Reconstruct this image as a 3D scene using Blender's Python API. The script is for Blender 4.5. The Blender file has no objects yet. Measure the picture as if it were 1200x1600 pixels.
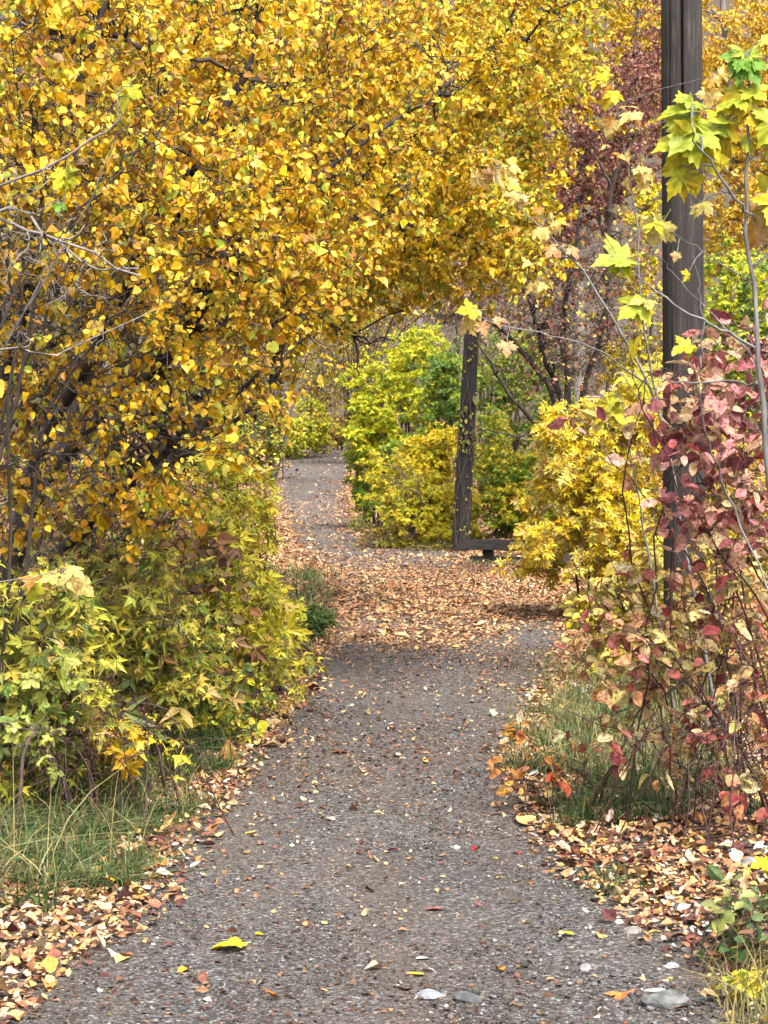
import bpy, math, random
import numpy as np
import time
T0 = time.time()
from mathutils import Vector

random.seed(7)
SC = bpy.context.scene
COL = SC.collection
F = 3200.0
CAMZ = 1.7
PITCH = math.atan(110.0 / F)
cp, sp = math.cos(PITCH), math.sin(PITCH)


def W(px, py, d):
    """a point at real distance d (metres ahead) seen in that direction"""
    a = (px - 600.0) / F
    b = (800.0 - py) / F
    y = cp + b * sp * 1.0
    z = -sp + b * cp
    s = d / y
    return np.array([a * s, d, CAMZ + z * s])


# ------------------------------------------------------------------ terrain
YK = np.array([-12, 0, 5, 5.98, 6.7, 7.66, 8.9, 10.7, 13.3, 17.5, 20.9, 25.9, 28.5, 31.5, 36, 41.8, 60, 78, 100, 125.])
LK = np.array([-1.3, -1.25, -1.2, -1.12, -1.02, -.86, -.86, -.76, -.62, -.46, -.5, -.7, -.9, -1.3, -1.7, -2.1, -3.5, -4.0, -4.6, -4.0])
RK = np.array([1.25, 1.2, 1.15, 1.02, .98, .86, .66, .66, 1.02, 1.55, 1.66, 1.62, 1.9, 1.1, -.15, -.5, -1.05, -1.35, -1.6, 0.5])


def edges(y):
    return np.interp(y, YK, LK), np.interp(y, YK, RK)


def H(x, y, ground=False):
    x = np.asarray(x, float); y = np.asarray(y, float)
    z = np.interp(y, [-20, 50, 56, 65, 78, 100, 112, 130, 600], [0, 0, .07, .25, .62, 1.2, 1.3, 1.35, 1.35])
    l, r = edges(y)
    e = np.maximum(np.maximum(l - x, x - r), 0)
    inside = np.minimum(x - l, r - x)
    z = z + .07 * np.clip(e - .15, 0, 2.0) + .02 * np.sin(x * 2.1 + y * .7) * np.clip(e, 0, 1)
    z = z + .35 * np.clip(-6.5 - x, 0, 60) + .30 * np.clip(x - 9, 0, 60)
    z = z + .52 * np.clip(y - 118, 0, 500)
    z = z + .012 * np.sin(y * 1.3 + x * .8) * np.clip(1 - np.abs(x) / 4, 0, 1)
    if ground:
        z = z - .05 * np.clip(inside / .12, 0, 1)
    return z


# ------------------------------------------------------------------ helpers
ALB = .56


def lin(c):
    c = np.asarray(c, float) / 255.0
    return ALB * np.where(c <= .04045, c / 12.92, ((c + .055) / 1.055) ** 2.4)


def nrmz(v):
    return v / np.maximum(np.linalg.norm(v, axis=-1, keepdims=True), 1e-9)


class Noise3:
    def __init__(s, rng, scale, n=7):
        s.k = nrmz(rng.normal(size=(n, 3))) * (2 * math.pi / scale) * rng.uniform(.6, 1.6, (n, 1))
        s.p = rng.uniform(0, 6.28, n)

    def __call__(s, q):
        return np.sin(q @ s.k.T + s.p).sum(1) / math.sqrt(len(s.p)) / 1.4


def mesh_obj(name, V, loops, sizes, mat, parent=None, col=None, smooth=False):
    me = bpy.data.meshes.new(name)
    V = np.ascontiguousarray(V, dtype=np.float32); loops = np.ascontiguousarray(loops, dtype=np.int32)
    sizes = np.ascontiguousarray(sizes, dtype=np.int32)
    me.vertices.add(len(V)); me.vertices.foreach_set('co', V.ravel())
    me.loops.add(len(loops)); me.loops.foreach_set('vertex_index', loops)
    me.polygons.add(len(sizes))
    st = np.zeros(len(sizes), np.int32); st[1:] = np.cumsum(sizes)[:-1]
    me.polygons.foreach_set('loop_start', st)
    me.update(calc_edges=True)
    me.polygons.foreach_set('use_smooth', np.full(len(sizes), smooth, dtype=bool))
    if col is not None:
        at = me.color_attributes.new('leafcol', 'FLOAT_COLOR', 'POINT')
        c4 = np.ones((len(V), 4), np.float32); c4[:, :3] = col
        at.data.foreach_set('color', c4.ravel())
    me.materials.append(mat)
    o = bpy.data.objects.new(name, me); COL.objects.link(o)
    if parent is not None:
        o.parent = parent
        o.matrix_parent_inverse = parent.matrix_basis.inverted()
    return o


def tag(o, label=None, cat=None, group=None, kind=None):
    if label: o['label'] = label
    if cat: o['category'] = cat
    if group: o['group'] = group
    if kind: o['kind'] = kind
    return o


def empty(name, loc):
    o = bpy.data.objects.new(name, None); COL.objects.link(o)
    o.location = Vector([float(v) for v in loc]); o.empty_display_size = .1
    return o


def smooth_line(pts, rads, n=14, jit=0.0, rng=None):
    pts = np.array(pts, float); rads = np.array(rads, float)
    k = len(pts)
    P = np.vstack([2 * pts[0] - pts[1], pts, 2 * pts[-1] - pts[-2]])
    t = np.linspace(0, k - 1, n); i = np.minimum(t.astype(int), k - 2); u = (t - i)[:, None]
    p0, p1, p2, p3 = P[i], P[i + 1], P[i + 2], P[i + 3]
    out = .5 * ((2 * p1) + (-p0 + p2) * u + (2 * p0 - 5 * p1 + 4 * p2 - p3) * u ** 2 + (-p0 + 3 * p1 - 3 * p2 + p3) * u ** 3)
    r = np.interp(t, np.arange(k), rads)
    if jit and rng is not None:
        w = rng.normal(size=(n, 3)) * jit; w[0] = 0
        out = out + w
    return out, r


def tube_arrays(P, R, sides):
    """P (N,K,3) R (N,K)"""
    N, K, _ = P.shape
    T = np.gradient(P, axis=1); T = nrmz(T)
    ref = np.where(np.abs(T[:, :1, 2:3]) > .8, np.array([1., 0, 0]), np.array([0, 0, 1.]))
    ref = np.broadcast_to(ref, T.shape)
    A = nrmz(np.cross(T, ref)); B = np.cross(T, A)
    ang = np.arange(sides) * 2 * math.pi / sides
    V = P[:, :, None, :] + R[:, :, None, None] * (np.cos(ang)[None, None, :, None] * A[:, :, None, :] + np.sin(ang)[None, None, :, None] * B[:, :, None, :])
    base = (np.arange(N) * K * sides)[:, None, None]
    k = np.arange(K - 1)[None, :, None]; s = np.arange(sides)[None, None, :]; s2 = (s + 1) % sides
    q = np.stack([base + k * sides + s, base + k * sides + s2, base + (k + 1) * sides + s2, base + (k + 1) * sides + s], -1)
    return V.reshape(-1, 3), q.reshape(-1, 4)


def tubes(name, groups, mat, parent=None, sides=5):
    Vs, Q, off = [], [], 0
    for g in groups:
        P, R = g[0], g[1]; sd = g[2] if len(g) > 2 else sides
        if P.ndim == 2: P = P[None]; R = R[None]
        if len(P) == 0: continue
        v, q = tube_arrays(P, R, sd)
        Vs.append(v); Q.append(q + off); off += len(v)
    V = np.vstack(Vs); Q = np.vstack(Q)
    return mesh_obj(name, V, Q.ravel(), np.full(len(Q), 4), mat, parent, smooth=True)


# ------------------------------------------------------------------ leaf shapes
def sym(side, mids, faces_r, fold=.22):
    pass


def T_birch(side=((.2, .03), (.41, .26), (.38, .5), (.17, .8)), fold=.25):
    V = [(0, 0, 0), (0, .45, 0), (0, 1, 0)]
    for s in (1, -1):
        V += [(s * x, y, fold * x) for x, y in side]
    f = []
    f.append((0, 3, 4, 1)); f.append((1, 4, 5, 6, 2))
    f.append((0, 1, 8, 7)); f.append((1, 2, 10, 9, 8))
    w = [0, .1, .9] + [.8] * 8
    return np.array(V, float), f, np.array(w)


def T_oval():
    return T_birch(((.2, .12), (.33, .36), (.3, .62), (.15, .87)), .3)


def T_quad():
    V = [(0, 0, 0), (.33, .42, .09), (0, 1, 0), (-.33, .42, .09)]
    return np.array(V, float), [(0, 1, 2), (0, 2, 3)], np.array([0, .5, 1, .5])


def leaflet(bx, by, ang, L, wd, V, f, wt, z=0.0):
    c, s = math.cos(ang), math.sin(ang)
    b = len(V)
    pts = [(0, 0, 0), (0, .5, 0), (0, 1, 0), (wd * .85, .3, .07), (wd * .5, .66, .05), (-wd * .85, .3, .07), (-wd * .5, .66, .05)]
    for x, y, zz in pts:
        x *= L; y *= L
        V.append((bx + c * x + s * y, by - s * x + c * y, zz * L + z - .12 * (y * abs(math.sin(ang)))))
        wt.append(min(1, abs(x) * 3 / L + .2))
    f += [(b, b + 3, b + 4, b + 1), (b + 1, b + 4, b + 2), (b, b + 1, b + 6, b + 5), (b + 1, b + 2, b + 6)]


def T_compound(n=3):
    V, f, w = [], [], []
    leaflet(0, .42, 0, .62, .24, V, f, w)
    leaflet(0, .38, 1.05, .5, .21, V, f, w)
    leaflet(0, .38, -1.05, .5, .21, V, f, w)
    if n == 5:
        leaflet(0, .1, 1.3, .42, .21, V, f, w)
        leaflet(0, .1, -1.3, .42, .21, V, f, w)
    # leaf stalk
    b = len(V); V += [(-.012, -.1, 0), (.012, -.1, 0), (.008, .45, .01), (-.008, .45, .01)]; w += [.3] * 4
    f.append((b, b + 1, b + 2, b + 3))
    return np.array(V, float), f, np.array(w)


def T_maple():
    half = [(.09, -.03), (.22, -.1), (.44, -.1), (.38, .0), (.33, .1), (.5, .14), (.56, .23), (.74, .4), (.6, .41), (.6, .5), (.48, .47), (.46, .56), (.33, .5), (.2, .47),
            (.26, .6), (.3, .74), (.21, .75), (.17, .86), (.09, .9)]
    out = [(0, 0)] + half + [(0, 1.08)] + [(-x, y) for x, y in half[::-1]]
    V = [(0, .28, .0)]; w = [0.]
    for x, y in out:
        r = math.hypot(x, y - .28)
        V.append((x, y, -.42 * r * r + .16 * abs(x))); w.append(min(1, r * 1.6))
    # inner ring along the lobes for shape
    f = []
    n = len(out)
    for i in range(n):
        f.append((0, 1 + (i + 1) % n, 1 + i))
    b = len(V); V += [(-.01, -.5, -.05), (.01, -.5, -.05), (.008, .02, .01), (-.008, .02, .01)]; w += [.3] * 4
    f.append((b, b + 1, b + 2, b + 3))
    return np.array(V, float), f, np.array(w)


def T_pebble():
    t = (1 + 5 ** .5) / 2
    v = np.array([(-1, t, 0), (1, t, 0), (-1, -t, 0), (1, -t, 0), (0, -1, t), (0, 1, t), (0, -1, -t), (0, 1, -t), (t, 0, -1), (t, 0, 1), (-t, 0, -1), (-t, 0, 1)], float)
    v = nrmz(v) * .5
    f = [(0, 11, 5), (0, 5, 1), (0, 1, 7), (0, 7, 10), (0, 10, 11), (1, 5, 9), (5, 11, 4), (11, 10, 2), (10, 7, 6), (7, 1, 8),
         (3, 9, 4), (3, 4, 2), (3, 2, 6), (3, 6, 8), (3, 8, 9), (4, 9, 5), (2, 4, 11), (6, 2, 10), (8, 6, 7), (9, 8, 1)]
    return v, f, np.ones(12)


TB, TO, TQ, TC3, TC5, TM, TP = T_birch(), T_oval(), T_quad(), T_compound(3), T_compound(5), T_maple(), T_pebble()


def leaf_mesh(name, tm, pos, tip, nrm, size, col, mat, parent=None, curl=.25, col2=None, rng=None, vjit=0.0):
    V, Fc, w = tm
    n, k = len(pos), len(V)
    rng = rng or np.random.default_rng(1)
    T = nrmz(tip); X = nrmz(np.cross(T, nrm)); N = np.cross(X, T)
    size = np.broadcast_to(size, (n,))
    wid = rng.uniform(.8, 1.15, n)
    c1 = rng.normal(0, curl, n)[:, None]; c2 = rng.normal(0, curl * .8, n)[:, None]; c3 = rng.normal(0, curl * .5, n)[:, None]
    x = V[None, :, 0] * wid[:, None]; y = V[None, :, 1] + 0 * x
    z = V[None, :, 2] + c1 * x * x * 2 + c2 * (y * y) + c3 * x * y
    if vjit:
        x = x + rng.normal(0, vjit, (n, k)); y = y + rng.normal(0, vjit, (n, k)); z = z + rng.normal(0, vjit, (n, k))
    P = pos[:, None, :] + size[:, None, None] * (x[..., None] * X[:, None] + y[..., None] * T[:, None] + z[..., None] * N[:, None])
    c = np.broadcast_to(col[:, None, :], (n, k, 3))
    if col2 is not None:
        c = c * w[None, :, None] + col2[:, None, :] * (1 - w[None, :, None])
    c = c * rng.uniform(.93, 1.07, (n, k, 1))
    lp = np.concatenate([np.array(f) for f in Fc]); sz = np.array([len(f) for f in Fc])
    loops = (np.arange(n)[:, None] * k + lp[None]).ravel()
    return mesh_obj(name, P.reshape(-1, 3), loops, np.tile(sz, n), mat, parent, col=c.reshape(-1, 3))


DESAT = -.06


def pick(rng, pal, pos, scale=.6, mixn=.5, desat=None):
    """colour of each leaf from a list of (rgb, weight), drifting from branch to branch"""
    cols = lin([p[0] for p in pal]); wt = np.array([p[1] for p in pal], float); wt /= wt.sum()
    nz = Noise3(rng, scale)(pos)
    u = (1 - mixn) * rng.uniform(0, 1, len(pos)) + mixn * (np.clip(nz * .5 + .5, 0, 1))
    order = np.argsort(np.argsort(u)) / max(len(u), 1)
    c = cols[np.searchsorted(np.cumsum(wt), order).clip(0, len(wt) - 1)]
    v = rng.uniform(.78, 1.15, (len(pos), 1)) * (1 + rng.normal(0, .05, (len(pos), 3)))
    c = c * v
    g = c @ np.array([.3, .6, .1])
    ds = DESAT if desat is None else desat
    return np.clip(c * (1 - ds) + g[:, None] * ds, 0.002, .95)


# ------------------------------------------------------------------ materials
def newmat(name):
    m = bpy.data.materials.new(name); m.use_nodes = True
    nt = m.node_tree; nt.nodes.clear()
    return m, nt, nt.nodes, nt.links


def leaf_mat(name, rough=.45, trans=.26, mott=.12, mscale=60., spec=.28, spots=None):
    m, nt, N, L = newmat(name)
    out = N.new('ShaderNodeOutputMaterial'); pr = N.new('ShaderNodeBsdfPrincipled')
    at = N.new('ShaderNodeAttribute'); at.attribute_name = 'leafcol'
    tc = N.new('ShaderNodeTexCoord')
    nz = N.new('ShaderNodeTexNoise'); nz.inputs['Scale'].default_value = mscale; nz.inputs['Detail'].default_value = 3
    L.new(tc.outputs['Object'], nz.inputs['Vector'])
    mr = N.new('ShaderNodeMapRange'); mr.inputs['From Min'].default_value = .3; mr.inputs['From Max'].default_value = .7
    mr.inputs['To Min'].default_value = 1 - mott * 1.5; mr.inputs['To Max'].default_value = 1 + mott
    L.new(nz.outputs['Fac'], mr.inputs['Value'])
    mul = N.new('ShaderNodeVectorMath'); mul.operation = 'MULTIPLY'
    L.new(at.outputs['Color'], mul.inputs[0]); L.new(mr.outputs['Result'], mul.inputs[1])
    src = mul.outputs['Vector']
    if spots:
        n2 = N.new('ShaderNodeTexNoise'); n2.inputs['Scale'].default_value = spots[0]; n2.inputs['Detail'].default_value = 2
        L.new(tc.outputs['Object'], n2.inputs['Vector'])
        r2 = N.new('ShaderNodeMapRange'); r2.inputs['From Min'].default_value = .56; r2.inputs['From Max'].default_value = .66
        L.new(n2.outputs['Fac'], r2.inputs['Value'])
        mx = N.new('ShaderNodeMix'); mx.data_type = 'RGBA'
        L.new(r2.outputs['Result'], mx.inputs['Factor']); L.new(src, mx.inputs['A'])
        mx.inputs['B'].default_value = (*spots[1], 1)
        src = mx.outputs['Result']
    L.new(src, pr.inputs['Base Color'])
    pr.inputs['Roughness'].default_value = rough; pr.inputs['Specular IOR Level'].default_value = spec
    if trans > 0:
        tr = N.new('ShaderNodeBsdfTranslucent'); L.new(src, tr.inputs['Color'])
        ms = N.new('ShaderNodeMixShader'); ms.inputs['Fac'].default_value = trans
        L.new(pr.outputs[0], ms.inputs[1]); L.new(tr.outputs[0], ms.inputs[2]); L.new(ms.outputs[0], out.inputs['Surface'])
    else:
        L.new(pr.outputs[0], out.inputs['Surface'])
    return m


def ramp(N, stops):
    r = N.new('ShaderNodeValToRGB'); e = r.color_ramp.elements
    while len(e) < len(stops): e.new(.5)
    for i, (p, c) in enumerate(stops):
        e[i].position = p; e[i].color = (*[float(v) for v in c], 1)
    return r


def bark_mat(name, c1, c2, scale=30., stretch=.25, bump=.6, rough=.85):
    m, nt, N, L = newmat(name)
    out = N.new('ShaderNodeOutputMaterial'); pr = N.new('ShaderNodeBsdfPrincipled')
    tc = N.new('ShaderNodeTexCoord'); mp = N.new('ShaderNodeMapping'); mp.inputs['Scale'].default_value = (1, 1, stretch)
    L.new(tc.outputs['Object'], mp.inputs['Vector'])
    nz = N.new('ShaderNodeTexNoise'); nz.inputs['Scale'].default_value = scale; nz.inputs['Detail'].default_value = 6
    L.new(mp.outputs[0], nz.inputs['Vector'])
    r = ramp(N, [(.32, lin(c1)), (.68, lin(c2))]); L.new(nz.outputs['Fac'], r.inputs[0])
    L.new(r.outputs[0], pr.inputs['Base Color'])
    b = N.new('ShaderNodeBump'); b.inputs['Strength'].default_value = bump; b.inputs['Distance'].default_value = .01
    L.new(nz.outputs['Fac'], b.inputs['Height']); L.new(b.outputs[0], pr.inputs['Normal'])
    pr.inputs['Roughness'].default_value = rough
    L.new(pr.outputs[0], out.inputs['Surface'])
    return m


M = {}
M['leaf'] = leaf_mat('autumn_leaf')
M['leaf_far'] = leaf_mat('autumn_leaf_plain', mott=.06, mscale=10)
M['leaf_maple'] = leaf_mat('maple_leaf', rough=.5, trans=.42, mott=.25, mscale=45, spec=.15)
M['leaf_dog'] = leaf_mat('dogwood_leaf', rough=.5, trans=.28, mott=.3, mscale=45, spots=(70., tuple(lin((120, 50, 40)))))
M['litter'] = leaf_mat('dry_leaf', rough=.75, trans=.08, mott=.3, mscale=60, spec=.2)
M['grass'] = leaf_mat('grass_blade', rough=.55, trans=.25, mott=.15, mscale=20)
M['stone'] = leaf_mat('pebble_stone', rough=.85, trans=0, mott=.35, mscale=120, spec=.25)
M['bark'] = bark_mat('dark_bark', (30, 24, 20), (84, 70, 60))
M['bark_grey'] = bark_mat('grey_bark', (92, 84, 78), (160, 150, 142))
M['bark_brown'] = bark_mat('brown_bark', (58, 46, 38), (112, 92, 78))
M['stem_red'] = bark_mat('red_stem', (42, 20, 22), (88, 42, 40), scale=20, bump=.1, rough=.5)
M['stem_grey'] = bark_mat('grey_smooth_stem', (88, 86, 84), (140, 136, 134), scale=40, bump=.15, rough=.6)


# ------------------------------------------------------------------ growing plants
def sample_blobs(rng, blobs, n, clump=0.0, cscale=.5, shell=0.0):
    wt = np.array([b[6] if len(b) > 6 else b[3] * b[4] for b in blobs], float); wt /= wt.sum()
    nz = Noise3(rng, cscale) if clump else None
    lumpn = Noise3(rng, 1.5)
    out = []
    tot = it = 0
    while tot < n:
        i = rng.choice(len(blobs), size=n, p=wt)
        dr = nrmz(rng.normal(size=(n, 3)))
        lump = 1 + .24 * lumpn(dr + i[:, None] * 3.7)
        tail = np.where(rng.uniform(0, 1, n) < .16, 1 + np.abs(rng.normal(0, .3, n)), 1.0)
        u = dr * (rng.uniform(shell, 1, n) ** (1 / 2.1) * lump * tail)[:, None]
        C = np.array([W(*b[:3]) for b in blobs]); Rr = np.array([(b[3] / F * b[2], b[5], b[4] / F * b[2]) for b in blobs])
        p = C[i] + u * Rr[i]
        g = H(p[:, 0], p[:, 1])
        it += 1
        if it > 6: p[:, 2] = np.maximum(p[:, 2], g + .05 + rng.uniform(0, .06, n))
        ok = p[:, 2] > g + .04
        if nz is not None and it < 12:
            ok &= nz(p) > (rng.uniform(-1, 1, n) * .6 + clump - 1)
        p = p[ok]; out.append(p); tot += len(p)
    return np.vstack(out)[:n]


def attach(rng, nodes, ndirs, nrads, targets, rmax, rmin, K=7, sag=.05, jit=.03, batches=3, up=.0):
    """branches that leave the nearest point of the plant and curve to each target"""
    allP, allR = [], []
    for ch in np.array_split(targets, batches):
        if len(ch) == 0: continue
        idx = np.empty(len(ch), int)
        for a in range(0, len(ch), 400):
            d = ((ch[a:a + 400, None, :] - nodes[None]) ** 2 * np.array([1, 1, 1.0])).sum(2)
            # prefer joints that lie below the target
            d *= 1 + .8 * np.clip((nodes[None, :, 2] - ch[a:a + 400, None, 2]), 0, 1)
            idx[a:a + 400] = d.argmin(1)
        p0 = nodes[idx]; d0 = ndirs[idx]; r0 = np.minimum(nrads[idx] * .65, rmax)
        D = ch - p0; Lg = np.linalg.norm(D, axis=1, keepdims=True)
        c1 = p0 + d0 * Lg * .35 + D * .15 + np.array([0, 0, up]) * Lg
        t = np.linspace(0, 1, K)[None, :, None]
        P = (1 - t) ** 2 * p0[:, None] + 2 * (1 - t) * t * c1[:, None] + t ** 2 * ch[:, None]
        w = rng.normal(size=P.shape) * (jit * Lg[:, None] + .004); w[:, 0] = 0
        P = P + w
        P[:, :, 2] -= sag * Lg * (t[:, :, 0] ** 2)
        R = r0[:, None] * (1 - t[:, :, 0] ** .8) + rmin
        R = np.minimum(R, np.maximum(nrads[idx][:, None], rmin))
        allP.append(P); allR.append(R)
        sub = P[:, 1:].reshape(-1, 3); sd = nrmz(np.gradient(P, axis=1))[:, 1:].reshape(-1, 3)
        nodes = np.vstack([nodes, sub]); ndirs = np.vstack([ndirs, sd]); nrads = np.concatenate([nrads, R[:, 1:].ravel()])
    return np.vstack(allP), np.vstack(allR), nodes, ndirs, nrads


def leaves_on(rng, P, n, mode='hang', t0=.25, off=.03, Rb=.5):
    N, K, _ = P.shape
    Lg = np.linalg.norm(P[:, -1] - P[:, 0], axis=1) + .05
    Lg = np.minimum(Lg, np.median(Lg) * 1.8)
    i = rng.choice(N, size=n, p=Lg / Lg.sum()); t = rng.uniform(t0, 1.0, n) * (K - 1.001)
    k = t.astype(int); u = (t - k)[:, None]
    p = P[i, k] * (1 - u) + P[i, k + 1] * u
    tg = nrmz(P[i, k + 1] - P[i, k])
    rnd = rng.normal(size=(n, 3))
    if mode == 'hang':
        tip = tg * .35 + np.array([0, 0, -.75]) + rnd * .55
        nr = rng.normal(size=(n, 3)) * np.array([1, 1, .5]) + np.array([0, -.5, .45])
    elif mode == 'flat':
        tip = tg * .5 + rnd * np.array([1, 1, .35]) + np.array([0, 0, -.35])
        nr = rng.normal(size=(n, 3)) * .5 + np.array([0, -.35, 1.0])
    elif mode == 'droop':
        tip = tg * .3 + rnd * np.array([.9, .9, .4]) + np.array([0, 0, -.65])
        nr = rng.normal(size=(n, 3)) * .55 + np.array([0, -.55, .75])
    else:
        tip = tg * .4 + rnd; nr = rng.normal(size=(n, 3)) + np.array([0, -.3, .4])
    tip = nrmz(tip)
    return p + tip * off * .5 + rng.normal(size=(n, 3)) * off * .4, tip, nr


def px_line(pts, r0, r1, rng, n=14, jit=.012):
    P = [W(*p) for p in pts]
    return smooth_line(P, np.linspace(r0, r1, len(P)), n, jit, rng)


LN = 1.5
SZ = {True: .8, False: .76}


def plant(name, label, cat, base, blobs, seed, roots=None, nstems=6, stem_r=.012, n2=60, n3=400, nleaf=3000, tm=TB, size=.06,
          pal=None, mode='hang', leafmat='leaf', stemmat='bark_brown', twigmat=None, clump=.45, cscale=.5, rtwig=.0016, pscale=.6, mixn=.5,
          sag=.05, group=None, col2=None, parts=('stems', 'twigs', 'foliage'), off=.03, r2=None, curl=.25, t0=.25, base_spread=.15, sizevar=.3, tjit=.03, vjit=.015, desat=None):
    rng = np.random.default_rng(seed)
    bx, by = base
    print('plant', seed, round(time.time() - T0, 1), flush=True)
    bz = float(H(bx, by)) - .04
    root = empty(name, (bx, by, bz + .04))
    tag(root, label, cat, group)
    lines = []
    if roots:
        for pts, r0, r1 in roots:
            lines.append(px_line(pts, r0, r1, rng, n=18))
    if nstems:
        tg = sample_blobs(rng, blobs, nstems * 3)
        tg = tg[np.argsort(-tg[:, 2])][:nstems * 2]; rng.shuffle(tg); tg = tg[:nstems]
        for t in tg:
            b = np.array([bx + rng.normal(0, base_spread), by + rng.normal(0, base_spread), 0]); b[2] = float(H(b[0], b[1])) - .04
            mid = b * .45 + t * .55 + np.array([0, 0, .18 * np.linalg.norm(t - b)]) - (t - b) * np.array([.12, .12, 0])
            mid = mid + rng.normal(0, .04, 3) * np.linalg.norm(t - b)
            lines.append(smooth_line([b, mid, t], [stem_r * rng.uniform(.7, 1.2), stem_r * .6, stem_r * .25], 14, .006 * np.linalg.norm(t - b) + .003, rng))
    nodes = np.vstack([l[0][2:] for l in lines]); nd = np.vstack([nrmz(np.gradient(l[0], axis=0))[2:] for l in lines]); nr = np.concatenate([l[1][2:] for l in lines])
    t2 = sample_blobs(rng, blobs, n2, clump * .5, cscale)
    t2 = t2[np.argsort(np.linalg.norm(t2 - nodes.mean(0), axis=1))]
    r2 = r2 or stem_r * .5
    P2, R2, nodes, nd, nr = attach(rng, nodes, nd, nr, t2, r2, rtwig * 1.1, K=9, sag=sag, jit=tjit)
    t3 = sample_blobs(rng, blobs, n3, clump, cscale)
    P3, R3, *_ = attach(rng, nodes, nd, nr, t3, rtwig * 1.8, rtwig * .75, K=6, sag=sag * 1.5, jit=tjit * 1.2, batches=2)
    tubes(parts[0], [(l[0], l[1], 8) for l in lines] + [(P2, R2, 5)], M[stemmat], root)
    if tm is None or nleaf == 0:
        tag(tubes(parts[1], [(P3, R3, 3)], M[twigmat or stemmat], root), kind='stuff')
        return root
    fo_pos, tip, nrm_ = leaves_on(rng, P3, int(nleaf * LN), mode, t0=t0, off=off)
    g = H(fo_pos[:, 0], fo_pos[:, 1]); ok = fo_pos[:, 2] > g + .02
    fo_pos, tip, nrm_ = fo_pos[ok], tip[ok], nrm_[ok]
    c = pick(rng, pal, fo_pos, pscale, mixn, desat)
    c2 = None
    if col2 is not None:
        c2 = pick(rng, col2, fo_pos, pscale, mixn)
    s = size * SZ.get(tm is TQ, 1) * np.exp(rng.normal(0, sizevar, len(fo_pos)))
    leafo = leaf_mesh(parts[2], tm, fo_pos, tip, nrm_, s, c, M[leafmat], root, curl=curl, rng=rng, col2=c2, vjit=vjit)
    tag(leafo, kind='stuff')
    tag(tubes(parts[1], [(P3, R3, 3)], M[twigmat or stemmat], root), kind='stuff')
    return root


# ------------------------------------------------------------------ palettes (colour of the leaf itself)
GOLD = [((240, 194, 58), 4), ((232, 172, 58), 2.6), ((250, 212, 78), 3.8), ((214, 150, 62), 1.4), ((242, 220, 96), 2), ((184, 192, 76), 1.3), ((186, 138, 70), .9)]
GOLD2 = [((236, 190, 54), 4), ((244, 208, 68), 3.6), ((248, 220, 92), 2.8), ((214, 156, 58), 2), ((160, 172, 62), 1.1), ((204, 198, 76), 1.8)]
LIME = [((208, 200, 68), 3), ((230, 216, 84), 3.4), ((170, 176, 64), 1.8), ((238, 210, 84), 2.8), ((118, 134, 66), .9), ((208, 170, 96), 1.1)]
OLIVE = [((132, 140, 52), 3), ((164, 160, 60), 2.5), ((100, 118, 48), 2.5), ((186, 160, 70), 1), ((86, 100, 44), 1.4)]
BRIGHT = [((254, 224, 70), 4), ((252, 208, 62), 3.6), ((255, 238, 128), 3.6), ((240, 190, 96), 1), ((226, 222, 100), 1.2), ((238, 208, 146), .9)]
DOG = [((208, 132, 128), 3), ((162, 84, 92), 1.7), ((226, 164, 142), 3), ((230, 184, 136), 2.6), ((234, 204, 144), 2), ((190, 92, 84), .8)]
DOG2 = [((222, 190, 122), 3), ((226, 166, 108), 2.4), ((206, 190, 104), 2.2), ((206, 112, 98), 2), ((226, 206, 150), 1.4), ((160, 66, 66), 1)]
GREEN = [((102, 144, 48), 3), ((134, 168, 52), 3), ((168, 188, 54), 2.5), ((80, 116, 46), 1.6), ((210, 204, 60), 1.6)]
LIMEG = [((196, 204, 54), 3), ((230, 220, 62), 3.6), ((156, 184, 56), 2.2), ((242, 224, 72), 2.6), ((110, 150, 50), 1)]
DGREEN = [((84, 118, 56), 3), ((104, 136, 60), 3), ((140, 160, 60), 1.8), ((72, 100, 54), 1.5)]
YOL = [((226, 206, 60), 3), ((198, 192, 58), 3), ((240, 212, 72), 2.4), ((154, 168, 54), 1.8), ((206, 168, 76), .6)]
PURP = [((156, 88, 76), 3), ((176, 104, 84), 2.5), ((132, 70, 66), 2), ((190, 130, 96), 1.4), ((206, 170, 90), 1)]
ORNG = [((244, 196, 76), 3), ((238, 176, 80), 2.5), ((248, 212, 92), 3), ((222, 148, 80), 1.2), ((240, 216, 130), 1.4)]
BROWN = [((150, 108, 74), 2), ((180, 132, 84), 2), ((120, 86, 62), 2), ((190, 160, 90), 1), ((130, 124, 62), .8)]


# ------------------------------------------------------------------ setting
def grid_obj(name, xs, ys, zf, mat):
    X, Y = np.meshgrid(xs, ys)
    Z = zf(X, Y)
    V = np.stack([X, Y, Z], -1).reshape(-1, 3)
    a = np.arange(len(xs) - 1)[None, :] + np.arange(len(ys) - 1)[:, None] * len(xs)
    q = np.stack([a, a + 1, a + 1 + len(xs), a + len(xs)], -1).reshape(-1, 4)
    return mesh_obj(name, V, q.ravel(), np.full(len(q), 4), mat, smooth=True)


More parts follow.
